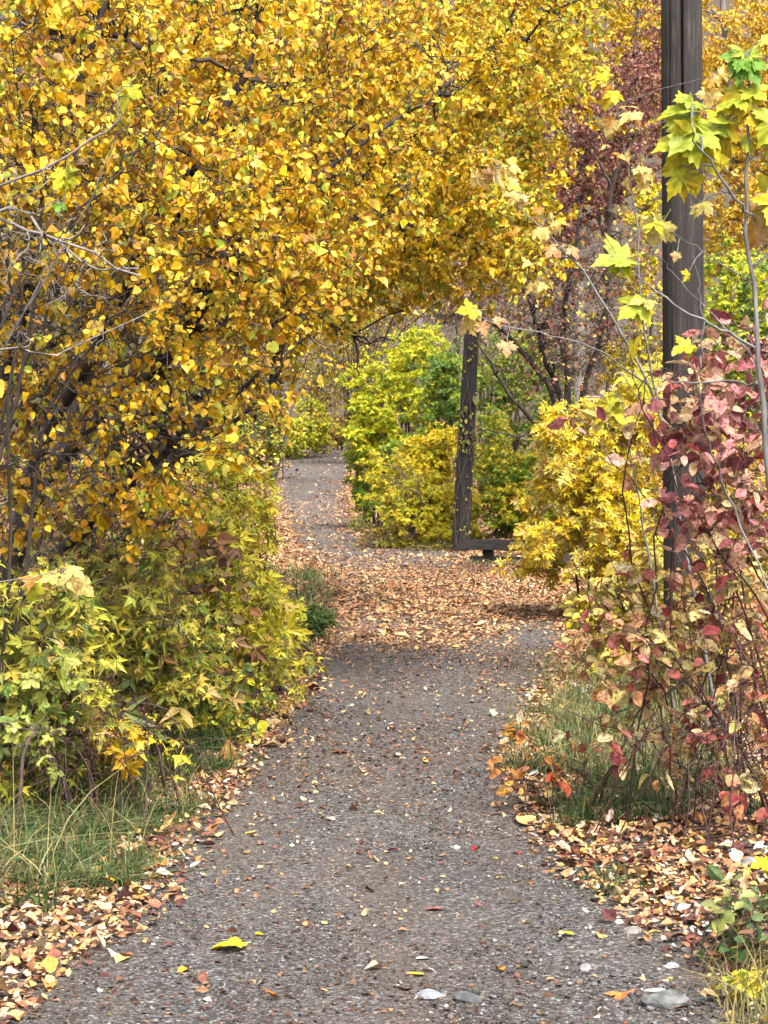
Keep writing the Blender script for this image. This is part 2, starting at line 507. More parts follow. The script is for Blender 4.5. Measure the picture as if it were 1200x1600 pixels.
def soil_mat():
    m, nt, N, L = newmat('leafy_soil')
    out = N.new('ShaderNodeOutputMaterial'); pr = N.new('ShaderNodeBsdfPrincipled'); tc = N.new('ShaderNodeTexCoord')
    nz = N.new('ShaderNodeTexNoise'); nz.inputs['Scale'].default_value = 14; nz.inputs['Detail'].default_value = 9; nz.inputs['Roughness'].default_value = .7
    L.new(tc.outputs['Object'], nz.inputs['Vector'])
    r = ramp(N, [(.3, lin((38, 32, 26))), (.5, lin((70, 58, 46))), (.62, lin((104, 86, 66))), (.75, lin((140, 118, 88)))])
    L.new(nz.outputs['Fac'], r.inputs[0])
    L.new(r.outputs[0], pr.inputs['Base Color'])
    b = N.new('ShaderNodeBump'); b.inputs['Strength'].default_value = .8; b.inputs['Distance'].default_value = .03
    L.new(nz.outputs['Fac'], b.inputs['Height']); L.new(b.outputs[0], pr.inputs['Normal'])
    pr.inputs['Roughness'].default_value = .95
    L.new(pr.outputs[0], out.inputs['Surface'])
    return m


def gravel_mat():
    m, nt, N, L = newmat('fine_gravel')
    out = N.new('ShaderNodeOutputMaterial'); pr = N.new('ShaderNodeBsdfPrincipled'); tc = N.new('ShaderNodeTexCoord')
    vo = N.new('ShaderNodeTexVoronoi'); vo.inputs['Scale'].default_value = 95
    v2 = N.new('ShaderNodeTexVoronoi'); v2.inputs['Scale'].default_value = 38
    nz = N.new('ShaderNodeTexNoise'); nz.inputs['Scale'].default_value = .8; nz.inputs['Detail'].default_value = 7; nz.inputs['Roughness'].default_value = .65
    nf = N.new('ShaderNodeTexNoise'); nf.inputs['Scale'].default_value = 22; nf.inputs['Detail'].default_value = 8; nf.inputs['Roughness'].default_value = .75
    mt = N.new('ShaderNodeMapping'); mt.inputs['Scale'].default_value = (2.2, .3, 1); L.new(tc.outputs['Object'], mt.inputs['Vector'])
    for n in (vo, v2, nf): L.new(tc.outputs['Object'], n.inputs['Vector'])
    L.new(mt.outputs[0], nz.inputs['Vector'])
    sp_ = N.new('ShaderNodeSeparateColor'); L.new(vo.outputs['Color'], sp_.inputs[0])
    r = ramp(N, [(0, lin((46, 43, 42))), (.4, lin((80, 76, 74))), (.72, lin((108, 104, 102))), (.93, lin((140, 136, 133))), (1, lin((186, 182, 177)))])
    L.new(sp_.outputs[0], r.inputs[0])
    r2 = ramp(N, [(.35, lin((84, 70, 60))), (.65, lin((128, 112, 100)))]); L.new(nf.outputs['Fac'], r2.inputs[0])
    mx = N.new('ShaderNodeMix'); mx.data_type = 'RGBA'
    mr = N.new('ShaderNodeMapRange'); mr.inputs['From Min'].default_value = .4; mr.inputs['From Max'].default_value = .62; mr.inputs['To Min'].default_value = .02; mr.inputs['To Max'].default_value = .58
    L.new(nz.outputs['Fac'], mr.inputs['Value']); L.new(mr.outputs[0], mx.inputs['Factor'])
    L.new(r.outputs[0], mx.inputs['A']); L.new(r2.outputs[0], mx.inputs['B'])
    L.new(mx.outputs['Result'], pr.inputs['Base Color'])
    ad = N.new('ShaderNodeMath'); ad.operation = 'ADD'
    L.new(vo.outputs['Distance'], ad.inputs[0]); L.new(v2.outputs['Distance'], ad.inputs[1])
    ad2 = N.new('ShaderNodeMath'); ad2.operation = 'ADD'; L.new(ad.outputs[0], ad2.inputs[0]); L.new(nf.outputs['Fac'], ad2.inputs[1])
    b = N.new('ShaderNodeBump'); b.inputs['Strength'].default_value = 1.0; b.inputs['Distance'].default_value = .012; b.invert = True
    L.new(ad2.outputs[0], b.inputs['Height']); L.new(b.outputs[0], pr.inputs['Normal'])
    pr.inputs['Roughness'].default_value = .9; pr.inputs['Specular IOR Level'].default_value = .3
    L.new(pr.outputs[0], out.inputs['Surface'])
    return m


SOIL, GRAVEL = soil_mat(), gravel_mat()
xs = np.concatenate([np.linspace(-260, -30, 24), np.linspace(-28, -6.5, 22), np.linspace(-6, 6, 121), np.linspace(6.5, 28, 22), np.linspace(30, 260, 24)])
ys = np.concatenate([np.linspace(-160, -12, 16), np.linspace(-11, 4, 16), np.linspace(4.2, 45, 240), np.linspace(46, 125, 80), np.linspace(130, 420, 40)])
tag(grid_obj('ground', xs, ys, lambda x, y: H(x, y, True), SOIL), kind='structure')

# gravel trail ribbon
rng = np.random.default_rng(3)
yy = np.concatenate([np.linspace(-11, 4, 16), np.linspace(4.1, 45, 330), np.linspace(46, 112, 67)])
uu = np.linspace(0, 1, 33)
l, r = edges(yy)
l = l - .1 + .04 * np.sin(yy * 3.1) + .03 * np.sin(yy * 7.7); r = r + .1 + .04 * np.sin(yy * 2.7 + 1) + .03 * np.sin(yy * 8.9)
Xp = l[:, None] + (r - l)[:, None] * uu[None]; Yp = np.repeat(yy[:, None], 33, 1)
Zp = H(Xp, Yp) + .004 + .004 * np.sin(Xp * 9 + Yp * 3) * np.sin(Yp * 5)
V = np.stack([Xp, Yp, Zp], -1).reshape(-1, 3)
a = np.arange(32)[None, :] + np.arange(len(yy) - 1)[:, None] * 33
q = np.stack([a, a + 1, a + 34, a + 33], -1).reshape(-1, 4)
tag(mesh_obj('path', V, q.ravel(), np.full(len(q), 4), GRAVEL, smooth=True), kind='structure')


def halfw(y): return np.abs(y) * 600 / F + .6


# loose gravel on the near trail
def scatter_band(rng, y0, y1, dmax, dens, xmax=None):
    A = (y1 - y0) * 2 * halfw(y1)
    n = int(A * dmax)
    y = rng.uniform(y0, y1, n); x = rng.uniform(-1, 1, n) * halfw(y1)
    if xmax: x = np.clip(x, -xmax, xmax)
    ok = (np.abs(x) < halfw(y)) & (rng.uniform(0, 1, n) < dens(x, y) / dmax)
    return x[ok], y[ok]


def inner(x, y):
    l, r = edges(y)
    return np.minimum(x - l, r - x)


rng = np.random.default_rng(11)
px_, py_, sz_ = [], [], []
for y0, y1, dm, s0 in ((5.2, 7.5, 3600, .0058), (7.5, 10, 2400, .0065), (10, 15, 900, .0085)):
    x, y = scatter_band(rng, y0, y1, dm, lambda x, y: dm * np.clip((inner(x, y) + .15) / .1, 0, 1) * (.55 + .45 * np.sin(x * 3 + y * 2.2)))
    px_.append(x); py_.append(y); sz_.append(s0 * np.exp(rng.normal(0, .45, len(x))))
x, y, s = map(np.concatenate, (px_, py_, sz_))
# a coarser stony patch at the near right corner
n = 2600
xa = rng.uniform(.05, 1.35, n); ya = rng.uniform(5.4, 7.6, n); k = rng.uniform(0, 1, n) < np.clip((xa - .05) * 1.2 - (ya - 6.6) * .5, .05, 1)
xa, ya = xa[k], ya[k]
x = np.concatenate([x, xa]); y = np.concatenate([y, ya]); s = np.concatenate([s, .011 * np.exp(rng.normal(0, .5, len(xa)))])
s = np.minimum(s, .035)
pos = np.stack([x, y, H(x, y) + .005 + s * .12], -1)
tip = rng.normal(size=pos.shape) * np.array([1, 1, .25]); nr = rng.normal(size=pos.shape) * .3 + np.array([0, 0, 1])
PEB = [((94, 88, 84), 5), ((72, 68, 65), 4), ((122, 116, 110), 2.6), ((168, 164, 158), 1.0), ((206, 200, 194), .2), ((116, 96, 80), 1.6), ((124, 128, 132), 1)]
TPf = (TP[0] * np.array([1, 1, .55]), TP[1], TP[2])
tag(leaf_mesh('gravel', TPf, pos, tip, nr, s, pick(rng, PEB, pos, .2, .1), M['stone'], curl=.1, rng=rng, vjit=.06),
    'loose grey gravel scattered over the trail', 'gravel', kind='stuff')


# fallen leaves
def dens_litter(x, y):
    s = inner(x, y)
    wav = .5 + .5 * np.sin(x * 2.3 + y * 1.1 + np.sin(y * 2.2 + x)) * np.sin(y * .9 - x * 1.7)
    base = np.interp(y, [5, 7, 9, 12, 15, 17.2], [40, 60, 110, 190, 280, 380]) * (.4 + 1.2 * wav)
    edge = 2000 * np.exp(-(np.clip(s, 0, 9) / (.05 + .10 * wav)) ** 2)
    outs = np.where(s < 0, np.interp(-s, [0, .5, 1.0, 3], [2100, 1800, 900, 500]), 0)
    nearr = np.where((x > 0) & (s < .3), np.clip((y - 6.3) / 1.2, .12, 1), 1)
    edge = edge * nearr; outs = outs * nearr
    yb = y + .8 * np.sin(x * 2.1 + 1) + .5 * np.sin(x * 5.3) * np.sin(y * 2.0) - .5 * x
    blanket = 1700 * np.clip((yb - 15.8) / 2.4, 0, 1) ** 1.6 * np.clip((31.5 - yb) / 7.5, 0, 1) * (.55 + .6 * wav)
    far = np.interp(y, [26, 30, 40, 58, 64, 110], [0, 190, 190, 130, 22, 14]) * (.25 + 1.4 * wav)
    far = far * np.where((y > 27), np.clip(1.3 - (np.clip(s, 0, .6)) * 1.2, .45, 1.3), 1)
    return np.maximum.reduce([base * (y < 19), edge * (.5 + .5 * wav), outs, blanket, far])


LIT = [((228, 200, 162), 1.8), ((218, 178, 128), 2.6), ((204, 150, 98), 2.6), ((176, 116, 78), 2.6), ((234, 192, 108), 1.7), ((140, 88, 68), 2.4), ((228, 160, 66), 1.1), ((104, 58, 54), 1.8), ((228, 216, 196), .7)]
LITB = [((222, 172, 120), 3), ((208, 150, 98), 3.2), ((232, 196, 146), 2), ((178, 118, 76), 3), ((230, 180, 96), 1.3), ((142, 92, 64), 2.4)]
for bands, tm, nm, lab in (
        (((5.2, 9, 2100, .0245), (9, 14, 1900, .026)), TB, 'leaf_litter', 'dry cream and brown leaves drifted along the near trail edges'),
        (((14, 20, 1700, .030), (20, 29, 1600, .032), (29, 42, 620, .040), (42, 65, 360, .050), (65, 112, 90, .08)), TQ, 'leaf_litter', 'orange tan blanket of fallen leaves across the trail')):
    X, Y, S = [], [], []
    for y0, y1, dm, s0 in bands:
        x, y = scatter_band(rng, y0, y1, dm, dens_litter)
        X.append(x); Y.append(y); S.append(s0 * np.exp(rng.normal(0, .45, len(x))))
    x, y, s = map(np.concatenate, (X, Y, S))
    inn = inner(x, y)
    s = np.where((inn > .2) & (y < 17), s * rng.uniform(.45, .95, len(s)), s)
    pos = np.stack([x, y, H(x, y) + .008 + rng.uniform(0, .016, len(x)) * (inn < .15)], -1)
    tip = rng.normal(size=pos.shape) * np.array([1, 1, .22]); tip[:, 2] += .05
    nr = rng.normal(size=pos.shape) * (.24 if tm is TB else .17) + np.array([0, 0, 1])
    tag(leaf_mesh(nm, tm, pos, tip, nr, s, pick(rng, LIT if tm is TB else LITB, pos, .5, .3, .08), M['litter'], curl=(.45 if tm is TB else .22), rng=rng), lab, 'fallen leaves', kind='stuff')

# brown chips and twig scraps on the gravel
x, y = scatter_band(rng, 5.2, 17, 900, lambda x, y: 900 * np.clip((inner(x, y) + .1) / .1, 0, 1) * np.clip(.45 + .55 * np.sin(y * 1.1 + x * .6 + 2.2), .12, 1))
pos = np.stack([x, y, H(x, y) + .009], -1)
tip = rng.normal(size=pos.shape) * np.array([1, 1, .15]); nr = rng.normal(size=pos.shape) * .4 + np.array([0, 0, 1])
CH = [((92, 62, 46), 3), ((126, 88, 64), 2), ((70, 48, 40), 2), ((160, 124, 92), 1)]
tag(leaf_mesh('leaf_debris', TQ, pos, tip, nr, .014 * np.exp(rng.normal(0, .45, len(x))), pick(rng, CH, pos, .5, .2), M['litter'], curl=.3, rng=rng),
    'brown crumbs of broken leaf lying on the gravel', 'leaf debris', kind='stuff')


def grass(name, label, xs, ys, hmean, pal, seed, lean=.5, width=.0045):
    rng = np.random.default_rng(seed); n = len(xs); K = 6
    hgt = hmean * np.exp(rng.normal(0, .35, n)); az = rng.uniform(0, 6.28, n)
    ln = np.abs(rng.normal(0, lean, n)) + .1
    t = np.linspace(0, 1, K)[None]
    d = np.stack([np.cos(az), np.sin(az)], -1)
    hx = (hgt * ln)[:, None] * t ** 2
    P = np.zeros((n, K, 3)); P[..., 0] = xs[:, None] + d[:, :1] * hx; P[..., 1] = ys[:, None] + d[:, 1:] * hx
    P[..., 2] = H(xs, ys)[:, None] - .01 + hgt[:, None] * (t - .3 * np.minimum(ln, 1.5)[:, None] * t ** 2.5)
    a2 = az + rng.normal(1.57, .5, n)
    side = np.stack([np.cos(a2), np.sin(a2), rng.normal(0, .2, n)], -1)[:, None] * (width * (1 - t ** 1.8 * .93))[..., None] * rng.uniform(.6, 1.3, (n, 1, 1))
    V = np.stack([P - side, P + side], 2).reshape(-1, 3)
    b = (np.arange(n) * K * 2)[:, None] + (np.arange(K - 1) * 2)[None]
    q = np.stack([b, b + 1, b + 3, b + 2], -1).reshape(-1, 4)
    c = pick(rng, pal, P[:, 0], .25, .4)
    c = np.repeat(c[:, None], K * 2, 1).reshape(-1, 3)
    return tag(mesh_obj(name, V, q.ravel(), np.full(len(q), 4), M['grass'], col=c), label, 'grass', kind='stuff')


GR = [((84, 112, 62), 3.4), ((62, 88, 52), 3), ((110, 128, 72), 2), ((150, 146, 98), 1), ((190, 176, 130), .9), ((124, 104, 74), 1)]
GRD = [((98, 112, 66), 1.6), ((150, 146, 90), 2), ((190, 172, 118), 2), ((122, 98, 66), 1.4), ((72, 96, 52), 1.6)]


def strip(rng, n, y0, y1, side, a, b, clump=.62):
    y = rng.uniform(y0, y1, n * 3); u = rng.uniform(0, 1, n * 3)
    l, r = edges(y)
    wv = .12 * np.sin(y * 5.3) + .08 * np.sin(y * 11.1 + 1)
    x = np.where(side < 0, l - a - wv - u * b, r + a + wv + u * b)
    nz = Noise3(rng, .4)(np.stack([x, y, 0 * x], -1))
    k = nz > rng.uniform(-1, 1, len(x)) * .5 + clump - .6
    return x[k][:n], y[k][:n]


x, y = strip(rng, 12000, 7.25, 11.2, -1, .16, 1.0)
grass('grass', 'long green and straw grass along the near left verge', x, y, .12, GR, 21, lean=1.5, width=.0034)
x, y = strip(rng, 450, 7.3, 11.5, -1, .1, 1.1)
grass('grass', 'tall straw stalks standing in the left verge', x, y, .3, GRD[1:4], 29, lean=.9, width=.0022)
x, y = strip(rng, 3000, 10.6, 12.6, -1, .1, .5)
grass('grass', 'dark green grass tuft under the shrubs left of the trail', x, y, .13, GR[:3], 22, lean=1.0, width=.003)
x, y = strip(rng, 9000, 8.9, 13.5, 1, .12, .95)
grass('grass', 'green grass at the foot of the red dogwood', x, y, .12, GR[:5], 23, lean=1.1, width=.003)
x, y = strip(rng, 2600, 9.6, 15.5, 1, .1, 1.0)
grass('grass', 'tall straw coloured grass among the dogwood stems', x, y, .26, GRD, 24, lean=.9, width=.0024)
x, y = strip(rng, 3500, 14, 26, -1, .1, .9)
grass('grass', 'low grass below the shrubs along the far left edge', x, y, .16, GR, 25, lean=.8)
x = rng.normal(.86, .07, 330); y = rng.normal(7.85, .12, 330)
grass('grass', 'small pale green tuft alone in the fallen leaves', x, y, .05, GR[:4], 26, lean=1.1, width=.003)
x = rng.uniform(1.0, 1.5, 500); y = rng.uniform(5.7, 6.4, 500)
grass('grass', 'dry straw grass in the near right corner', x, y, .14, GRD[1:4], 27, lean=.8, width=.0028)
x = rng.normal(1.75, .35, 260); y = rng.normal(28.1, .25, 260)
grass('grass', 'weeds around the post of the low timber rail', x, y, .11, GR, 28, lean=1.1, width=.007)


# ------------------------------------------------------------------ single fallen leaves and stones
def fallen(px, py, size, rgb, tm, label, ang, curl=.3, lift=.006, mat='litter'):
    d = 5440.0 / (py - 690); p = W(px, py, d)
    z = float(H(p[0], p[1])) + lift
    rg = np.random.default_rng(int(px * 7 + py))
    o = leaf_mesh('fallen_leaf', tm, np.array([[0, -size * .5, .004]]), np.array([[0, 1, .08]]), np.array([[.1, -.1, 1]]), size, lin([rgb]), M[mat], curl=curl, rng=rg)
    o.location = (p[0], d, z); o.rotation_euler = (0, 0, ang)
    tag(o, label, 'leaf', 'single leaves lying on the open gravel')


fallen(352, 1497, .11, (232, 200, 40), TM, 'large bright yellow leaf lying curled on the near gravel', 1.4, .5, .02)
fallen(405, 1471, .05, (226, 186, 40), TB, 'small golden leaf just behind the large yellow one', .3, .4)
fallen(285, 1533, .05, (230, 176, 46), TB, 'folded golden leaf left of and nearer than the large yellow one', 2.2, .6)
fallen(885, 1469, .05, (238, 182, 40), TB, 'smooth orange yellow leaf alone on the gravel near the flat pale stone', 1.2, .1)
fallen(648, 1539, .06, (236, 206, 62), TB, 'lemon yellow leaf beside the pale flat rock', 1.7, .2)
fallen(780, 1528, .045, (206, 130, 50), TB, 'small rusty orange leaf on the stony patch', .4, .4)
fallen(422, 1577, .05, (190, 116, 34), TB, 'brown orange leaf at the very front of the gravel', 1.9, .4)
fallen(614, 1330, .055, (122, 40, 40), TO, 'dark red leaf in the middle of the trail', 1.0, .5)
fallen(743, 1330, .06, (146, 40, 42), TO, 'crimson leaf by the tip of the right leaf drift', 2.6, .5)
fallen(808, 1336, .06, (172, 70, 66), TO, 'rosy red leaf upright in the right leaf drift', .2, .8)
fallen(528, 1184, .08, (126, 72, 46), TM, 'curled brown leaf standing up on the mid trail', .8, .9, .02)
fallen(660, 1513, .045, (240, 226, 196), TO, 'cream coloured leaf behind the lemon yellow leaf', 2.0, .3)
fallen(678, 1429, .07, (148, 92, 84), TO, 'mauve brown leaf flat on the near gravel', 1.5, .1)
fallen(780, 1375, .06, (232, 190, 90), TC3, 'pale gold three part leaf near the right drift', 2.7, .2)
fallen(168, 1397, .07, (240, 176, 30), TO, 'vivid orange gold leaf on the left leaf drift', 1.2, .3, .03)
fallen(391, 1303, .06, (244, 206, 90), TO, 'butter yellow leaf at the left edge of the gravel', 2.3, .3)
fallen(970, 1573, .07, (226, 130, 70), TM, 'torn orange leaf beside the long grey rock', 2.9, .4, .012)


def rock(px, py, sx, sy, sz, rgb1, rgb2, label, seed, rot=0.):
    import bmesh
    d = 5440.0 / (py - 690); p = W(px, py, d)
    rg = np.random.default_rng(seed)
    bm = bmesh.new(); bmesh.ops.create_icosphere(bm, subdivisions=3, radius=1)
    V = np.array([v.co[:] for v in bm.verts])
    # chip flat facets off the lump
    for k in range(13):
        n_ = nrmz(rg.normal(size=(1, 3)))[0]; h = rg.uniform(.55, .85)
        dd = V @ n_ - h; V = V - np.clip(dd, 0, 9)[:, None] * n_ * .92
    V = V * (1 + .09 * Noise3(rg, .8)(V)[:, None] + .035 * Noise3(rg, .25)(V)[:, None] + .015 * Noise3(rg, .1)(V)[:, None])
    V = V * np.array([sx, sy, sz])
    for v, c in zip(bm.verts, V): v.co = c
    me = bpy.data.meshes.new('rock'); bm.to_mesh(me); bm.free()
    o = bpy.data.objects.new('rock', me); COL.objects.link(o)
    me.materials.append(bark_mat('rock_' + str(seed), rgb1, rgb2, scale=28, stretch=1, bump=.5))
    o.location = (p[0], d, float(H(p[0], d)) + sz * .35); o.rotation_euler = (rg.normal(0, .08), rg.normal(0, .08), rot)
    tag(o, label, 'rock', 'loose rocks at the near end of the trail')


rock(668, 1570, .058, .06, .014, (112, 116, 120), (172, 174, 178), 'pale blue grey flat rock sunk in the near gravel', 31, .2)
rock(732, 1578, .04, .05, .022, (54, 54, 56), (98, 98, 98), 'small dark angular rock right of the pale flat one', 32, .8)
rock(1038, 1582, .09, .06, .035, (52, 54, 54), (128, 128, 126), 'long lumpy grey rock in the near right corner', 33, -.25)
rock(990, 1462, .036, .04, .014, (104, 96, 90), (158, 150, 142), 'flat brownish stone at the edge of the right leaf drift', 34, .1)
rock(1047, 1520, .03, .03, .016, (138, 148, 158), (182, 190, 196), 'little bluish stone behind the long grey rock', 35)
rock(913, 1527, .028, .03, .02, (110, 108, 106), (158, 156, 152), 'round mid grey stone left of the bluish one', 36)
rock(925, 1498, .034, .03, .012, (94, 84, 78), (128, 116, 108), 'thin brown stone behind the round grey one', 37)
rock(870, 1525, .04, .035, .014, (56, 54, 54), (92, 90, 88), 'charcoal flat stone among gravel crumbs', 38, .5)
rock(1020, 1560, .05, .016, .01, (140, 142, 142), (196, 196, 194), 'narrow whitish stone sliver on top of the gravel', 39, -.1)
rock(1172, 1372, .06, .05, .03, (104, 106, 110), (148, 150, 152), 'grey rock under the lime maple leaf at the right edge', 40, .3)


# ------------------------------------------------------------------ timber: poles and rail
def wood_mat(name, dark, mid, light, sx=60., stretch=.03, ax=2):
    m, nt, N, L = newmat(name)
    out = N.new('ShaderNodeOutputMaterial'); pr = N.new('ShaderNodeBsdfPrincipled'); tc = N.new('ShaderNodeTexCoord')
    mp = N.new('ShaderNodeMapping'); mp.inputs['Scale'].default_value = [stretch if k == ax else 1 for k in range(3)]; L.new(tc.outputs['Object'], mp.inputs['Vector'])
    nz = N.new('ShaderNodeTexNoise'); nz.inputs['Scale'].default_value = sx; nz.inputs['Detail'].default_value = 10; nz.inputs['Roughness'].default_value = .8
    L.new(mp.outputs[0], nz.inputs['Vector'])
    mp2 = N.new('ShaderNodeMapping'); mp2.inputs['Scale'].default_value = (1, 1, .35); L.new(tc.outputs['Object'], mp2.inputs['Vector'])
    n2 = N.new('ShaderNodeTexNoise'); n2.inputs['Scale'].default_value = 9; n2.inputs['Detail'].default_value = 9; n2.inputs['Roughness'].default_value = .75; L.new(mp2.outputs[0], n2.inputs['Vector'])
    r = ramp(N, [(.3, lin(dark)), (.52, lin(mid)), (.72, lin(light))]); L.new(nz.outputs['Fac'], r.inputs[0])
    r2 = ramp(N, [(.4, (.25, .2, .17)), (.5, (.8, .7, .62)), (.66, (1.25, 1.2, 1.18))]); L.new(n2.outputs['Fac'], r2.inputs[0])
    mu = N.new('ShaderNodeMix'); mu.data_type = 'RGBA'; mu.blend_type = 'MULTIPLY'; mu.inputs['Factor'].default_value = .75
    L.new(r.outputs[0], mu.inputs['A']); L.new(r2.outputs[0], mu.inputs['B']); L.new(mu.outputs['Result'], pr.inputs['Base Color'])
    b = N.new('ShaderNodeBump'); b.inputs['Strength'].default_value = 1; b.inputs['Distance'].default_value = .012
    L.new(nz.outputs['Fac'], b.inputs['Height']); L.new(b.outputs[0], pr.inputs['Normal'])
    pr.inputs['Roughness'].default_value = .85
    L.new(pr.outputs[0], out.inputs['Surface'])
    return m


POLE = wood_mat('weathered_pole_wood', (14, 12, 10), (46, 39, 35), (104, 96, 90), sx=42., stretch=.05)
POLE2 = wood_mat('dark_pole_wood', (14, 12, 10), (36, 30, 26), (74, 64, 56))
RAILW = wood_mat('rail_wood', (20, 17, 15), (46, 40, 35), (78, 70, 62), ax=0)


def pole(name, base, top, r0, r1, mat, seed, cracks, knots, rings=200, sides=120):
    rg = np.random.default_rng(seed)
    b = np.array(base, float); t = np.array(top, float)
    th = np.arange(sides) * 2 * math.pi / sides
    zz = np.linspace(0, 1, rings)
    Rr = r0 + (r1 - r0) * zz
    hgt = np.linalg.norm(t - b)
    TH, ZZ = np.meshgrid(th, zz)
    q = np.stack([np.cos(TH) * 1.2, np.sin(TH) * 1.2, ZZ * hgt * .5], -1).reshape(-1, 3)
    n1 = Noise3(rg, 1.0)(q).reshape(TH.shape)
    q2 = np.stack([np.cos(TH) * 6, np.sin(TH) * 6, ZZ * hgt * .6], -1).reshape(-1, 3)
    n2 = Noise3(rg, 1.0, 12)(q2).reshape(TH.shape)
    R = Rr[:, None] * (1 + .015 * n1 + .012 * n2)
    for a0, z0, z1, w, dep in cracks:
        aa = a0 + .03 * np.sin(ZZ * hgt * 1.1) + .012 * np.sin(ZZ * hgt * 4)
        fade = np.clip((ZZ * hgt - z0) / .5, 0, 1) * np.clip((z1 - ZZ * hgt) / .5, 0, 1)
        da = np.angle(np.exp(1j * (TH - aa)))
        R = R - dep * fade * np.exp(-(da / w) ** 2)
    for a0, z0, rr, dep in knots:
        da = np.angle(np.exp(1j * (TH - a0))) * r0
        R = R + dep * np.exp(-((da / rr) ** 2 + ((ZZ * hgt - z0) / rr) ** 2)) - 1.8 * dep * np.exp(-((da / (rr * .45)) ** 2 + ((ZZ * hgt - z0) / (rr * .45)) ** 2))
    ax = (t - b)
    V = np.stack([R * np.cos(TH), R * np.sin(TH), ZZ * 0], -1) + ax * ZZ[..., None]
    V = np.vstack([V.reshape(-1, 3), [ax * 1.0 + np.array([0, 0, .01])]])
    i = np.arange(sides)[None]; k = np.arange(rings - 1)[:, None] * sides
    qd = np.stack([k + i, k + (i + 1) % sides, k + sides + (i + 1) % sides, k + sides + i], -1).reshape(-1, 4)
    cap = np.array([[(rings - 1) * sides + j, (rings - 1) * sides + (j + 1) % sides, rings * sides] for j in range(sides)])
    o = mesh_obj(name, V, np.concatenate([qd.ravel(), cap.ravel()]), np.concatenate([np.full(len(qd), 4), np.full(sides, 3)]), mat, smooth=True)
    o.location = b
    return o


bx = W(1071, 1085, 13.8)[0]
NP = pole('utility_pole', (bx, 13.8, -.1), (W(1062, 0, 13.8)[0] - .03, 13.8, 8.5), .143, .128, POLE, 5,
          cracks=[(-math.pi / 2 - .1, 3.6, 9.5, .05, .09), (-math.pi / 2 + .5, 1, 3.6, .02, .018), (-math.pi / 2 - .75, .2, 8, .02, .015), (-math.pi / 2 + .95, 2, 8, .02, .015), (-math.pi / 2 + .2, -1, 2.6, .02, .02)],
          knots=[(-math.pi / 2 - .95, 4.25, .03, .012), (-math.pi / 2 + .35, 4.45, .012, .006), (-math.pi / 2 - .1, 1.9, .025, .008), (-math.pi / 2 + .1, 3.05, .02, .006)])
tag(NP, 'thick dark weathered wooden utility pole with long vertical crack', 'utility pole')
b2 = W(719, 862, 31.6)
holes = [(-math.pi / 2 + .25 + .05 * ((i * 7) % 3), 1.0 + i * .11, .022, -.018) for i in range(9)]
FP = pole('wooden_post', (b2[0], 31.6, -.1), (W(738, 512, 31.6)[0], 31.7, 3.5), .15, .11, POLE2, 6,
          cracks=[(-math.pi / 2 - .5, -1, 4, .06, .03), (-math.pi / 2 + .5, -1, 2.2, .09, .02), (-math.pi / 2, 1.5, 4, .04, .02)], knots=holes)
tag(FP, 'tall leaning dark wooden post pitted with holes behind the low rail', 'post')
# creeper on that post
VN = 170
rg = np.random.default_rng(61)
zz = rg.uniform(.1, 3.3, VN); zz = np.where(rg.uniform(0, 1, VN) < .5, np.clip(rg.normal(1.85, .22, VN), .1, 3.3), zz); an = rg.uniform(-math.pi, 0, VN)
ctr = np.array([b2[0], 31.6, -.1])[None] + (np.array([W(738, 512, 31.6)[0], 31.7, 3.5]) - np.array([b2[0], 31.6, -.1]))[None] * ((zz + .1) / 3.6)[:, None]
pos = ctr + np.stack([np.cos(an), np.sin(an), 0 * an], -1) * .155
vr = empty('climbing_vine', (b2[0], 31.4, 0)); tag(vr, 'sparse yellow green creeper clinging to the leaning post', 'vine')
leaf_mesh('leaves', TO, pos, rg.normal(size=pos.shape) * .5 + np.array([0, 0, -.7]), rg.normal(size=pos.shape) * .4 + np.array([0, -1, .3]), .05 * np.exp(rg.normal(0, .3, VN)),
          pick(rg, [((186, 172, 80), 3), ((130, 136, 60), 3), ((150, 120, 76), 2)], pos, .5), M['leaf'], vr, rng=rg)
vl = []
for k in range(4):
    h = np.linspace(.05, 3.0 - k * .4, 26); aa = -math.pi / 2 + .9 * np.sin(h * (1.3 + k * .4) + k * 1.7)
    c = np.array([b2[0], 31.6, -.1])[None] + (np.array([W(738, 512, 31.6)[0], 31.7, 3.5]) - np.array([b2[0], 31.6, -.1]))[None] * ((h + .1) / 3.6)[:, None]
    vl.append((c + np.stack([np.cos(aa), np.sin(aa), 0 * aa], -1) * .152, np.full(26, .006), 5))
tubes('stem', vl, M['bark_brown'], vr)


def box_mesh(name, size, mat, parent, loc, rot=(0, 0, 0), bev=.008, seed=0):
    import bmesh
    bm = bmesh.new(); bmesh.ops.create_cube(bm, size=1)
    for v in bm.verts: v.co = Vector((v.co.x * size[0], v.co.y * size[1], v.co.z * size[2]))
    lng = max(range(3), key=lambda i: size[i])
    es = [e for e in bm.edges if abs((e.verts[0].co - e.verts[1].co)[lng]) > 1e-4]
    bmesh.ops.subdivide_edges(bm, edges=es, cuts=10)
    bmesh.ops.bevel(bm, geom=[e for e in bm.edges if e.calc_face_angle(0) > 1], offset=bev, segments=2, affect='EDGES')
    rg = random.Random(seed)
    for v in bm.verts: v.co += Vector((rg.gauss(0, .002), rg.gauss(0, .002), rg.gauss(0, .002)))
    me = bpy.data.meshes.new(name); bm.to_mesh(me); bm.free(); me.materials.append(mat)
    o = bpy.data.objects.new(name, me); COL.objects.link(o); o.parent = parent; o.location = loc; o.rotation_euler = rot
    return o


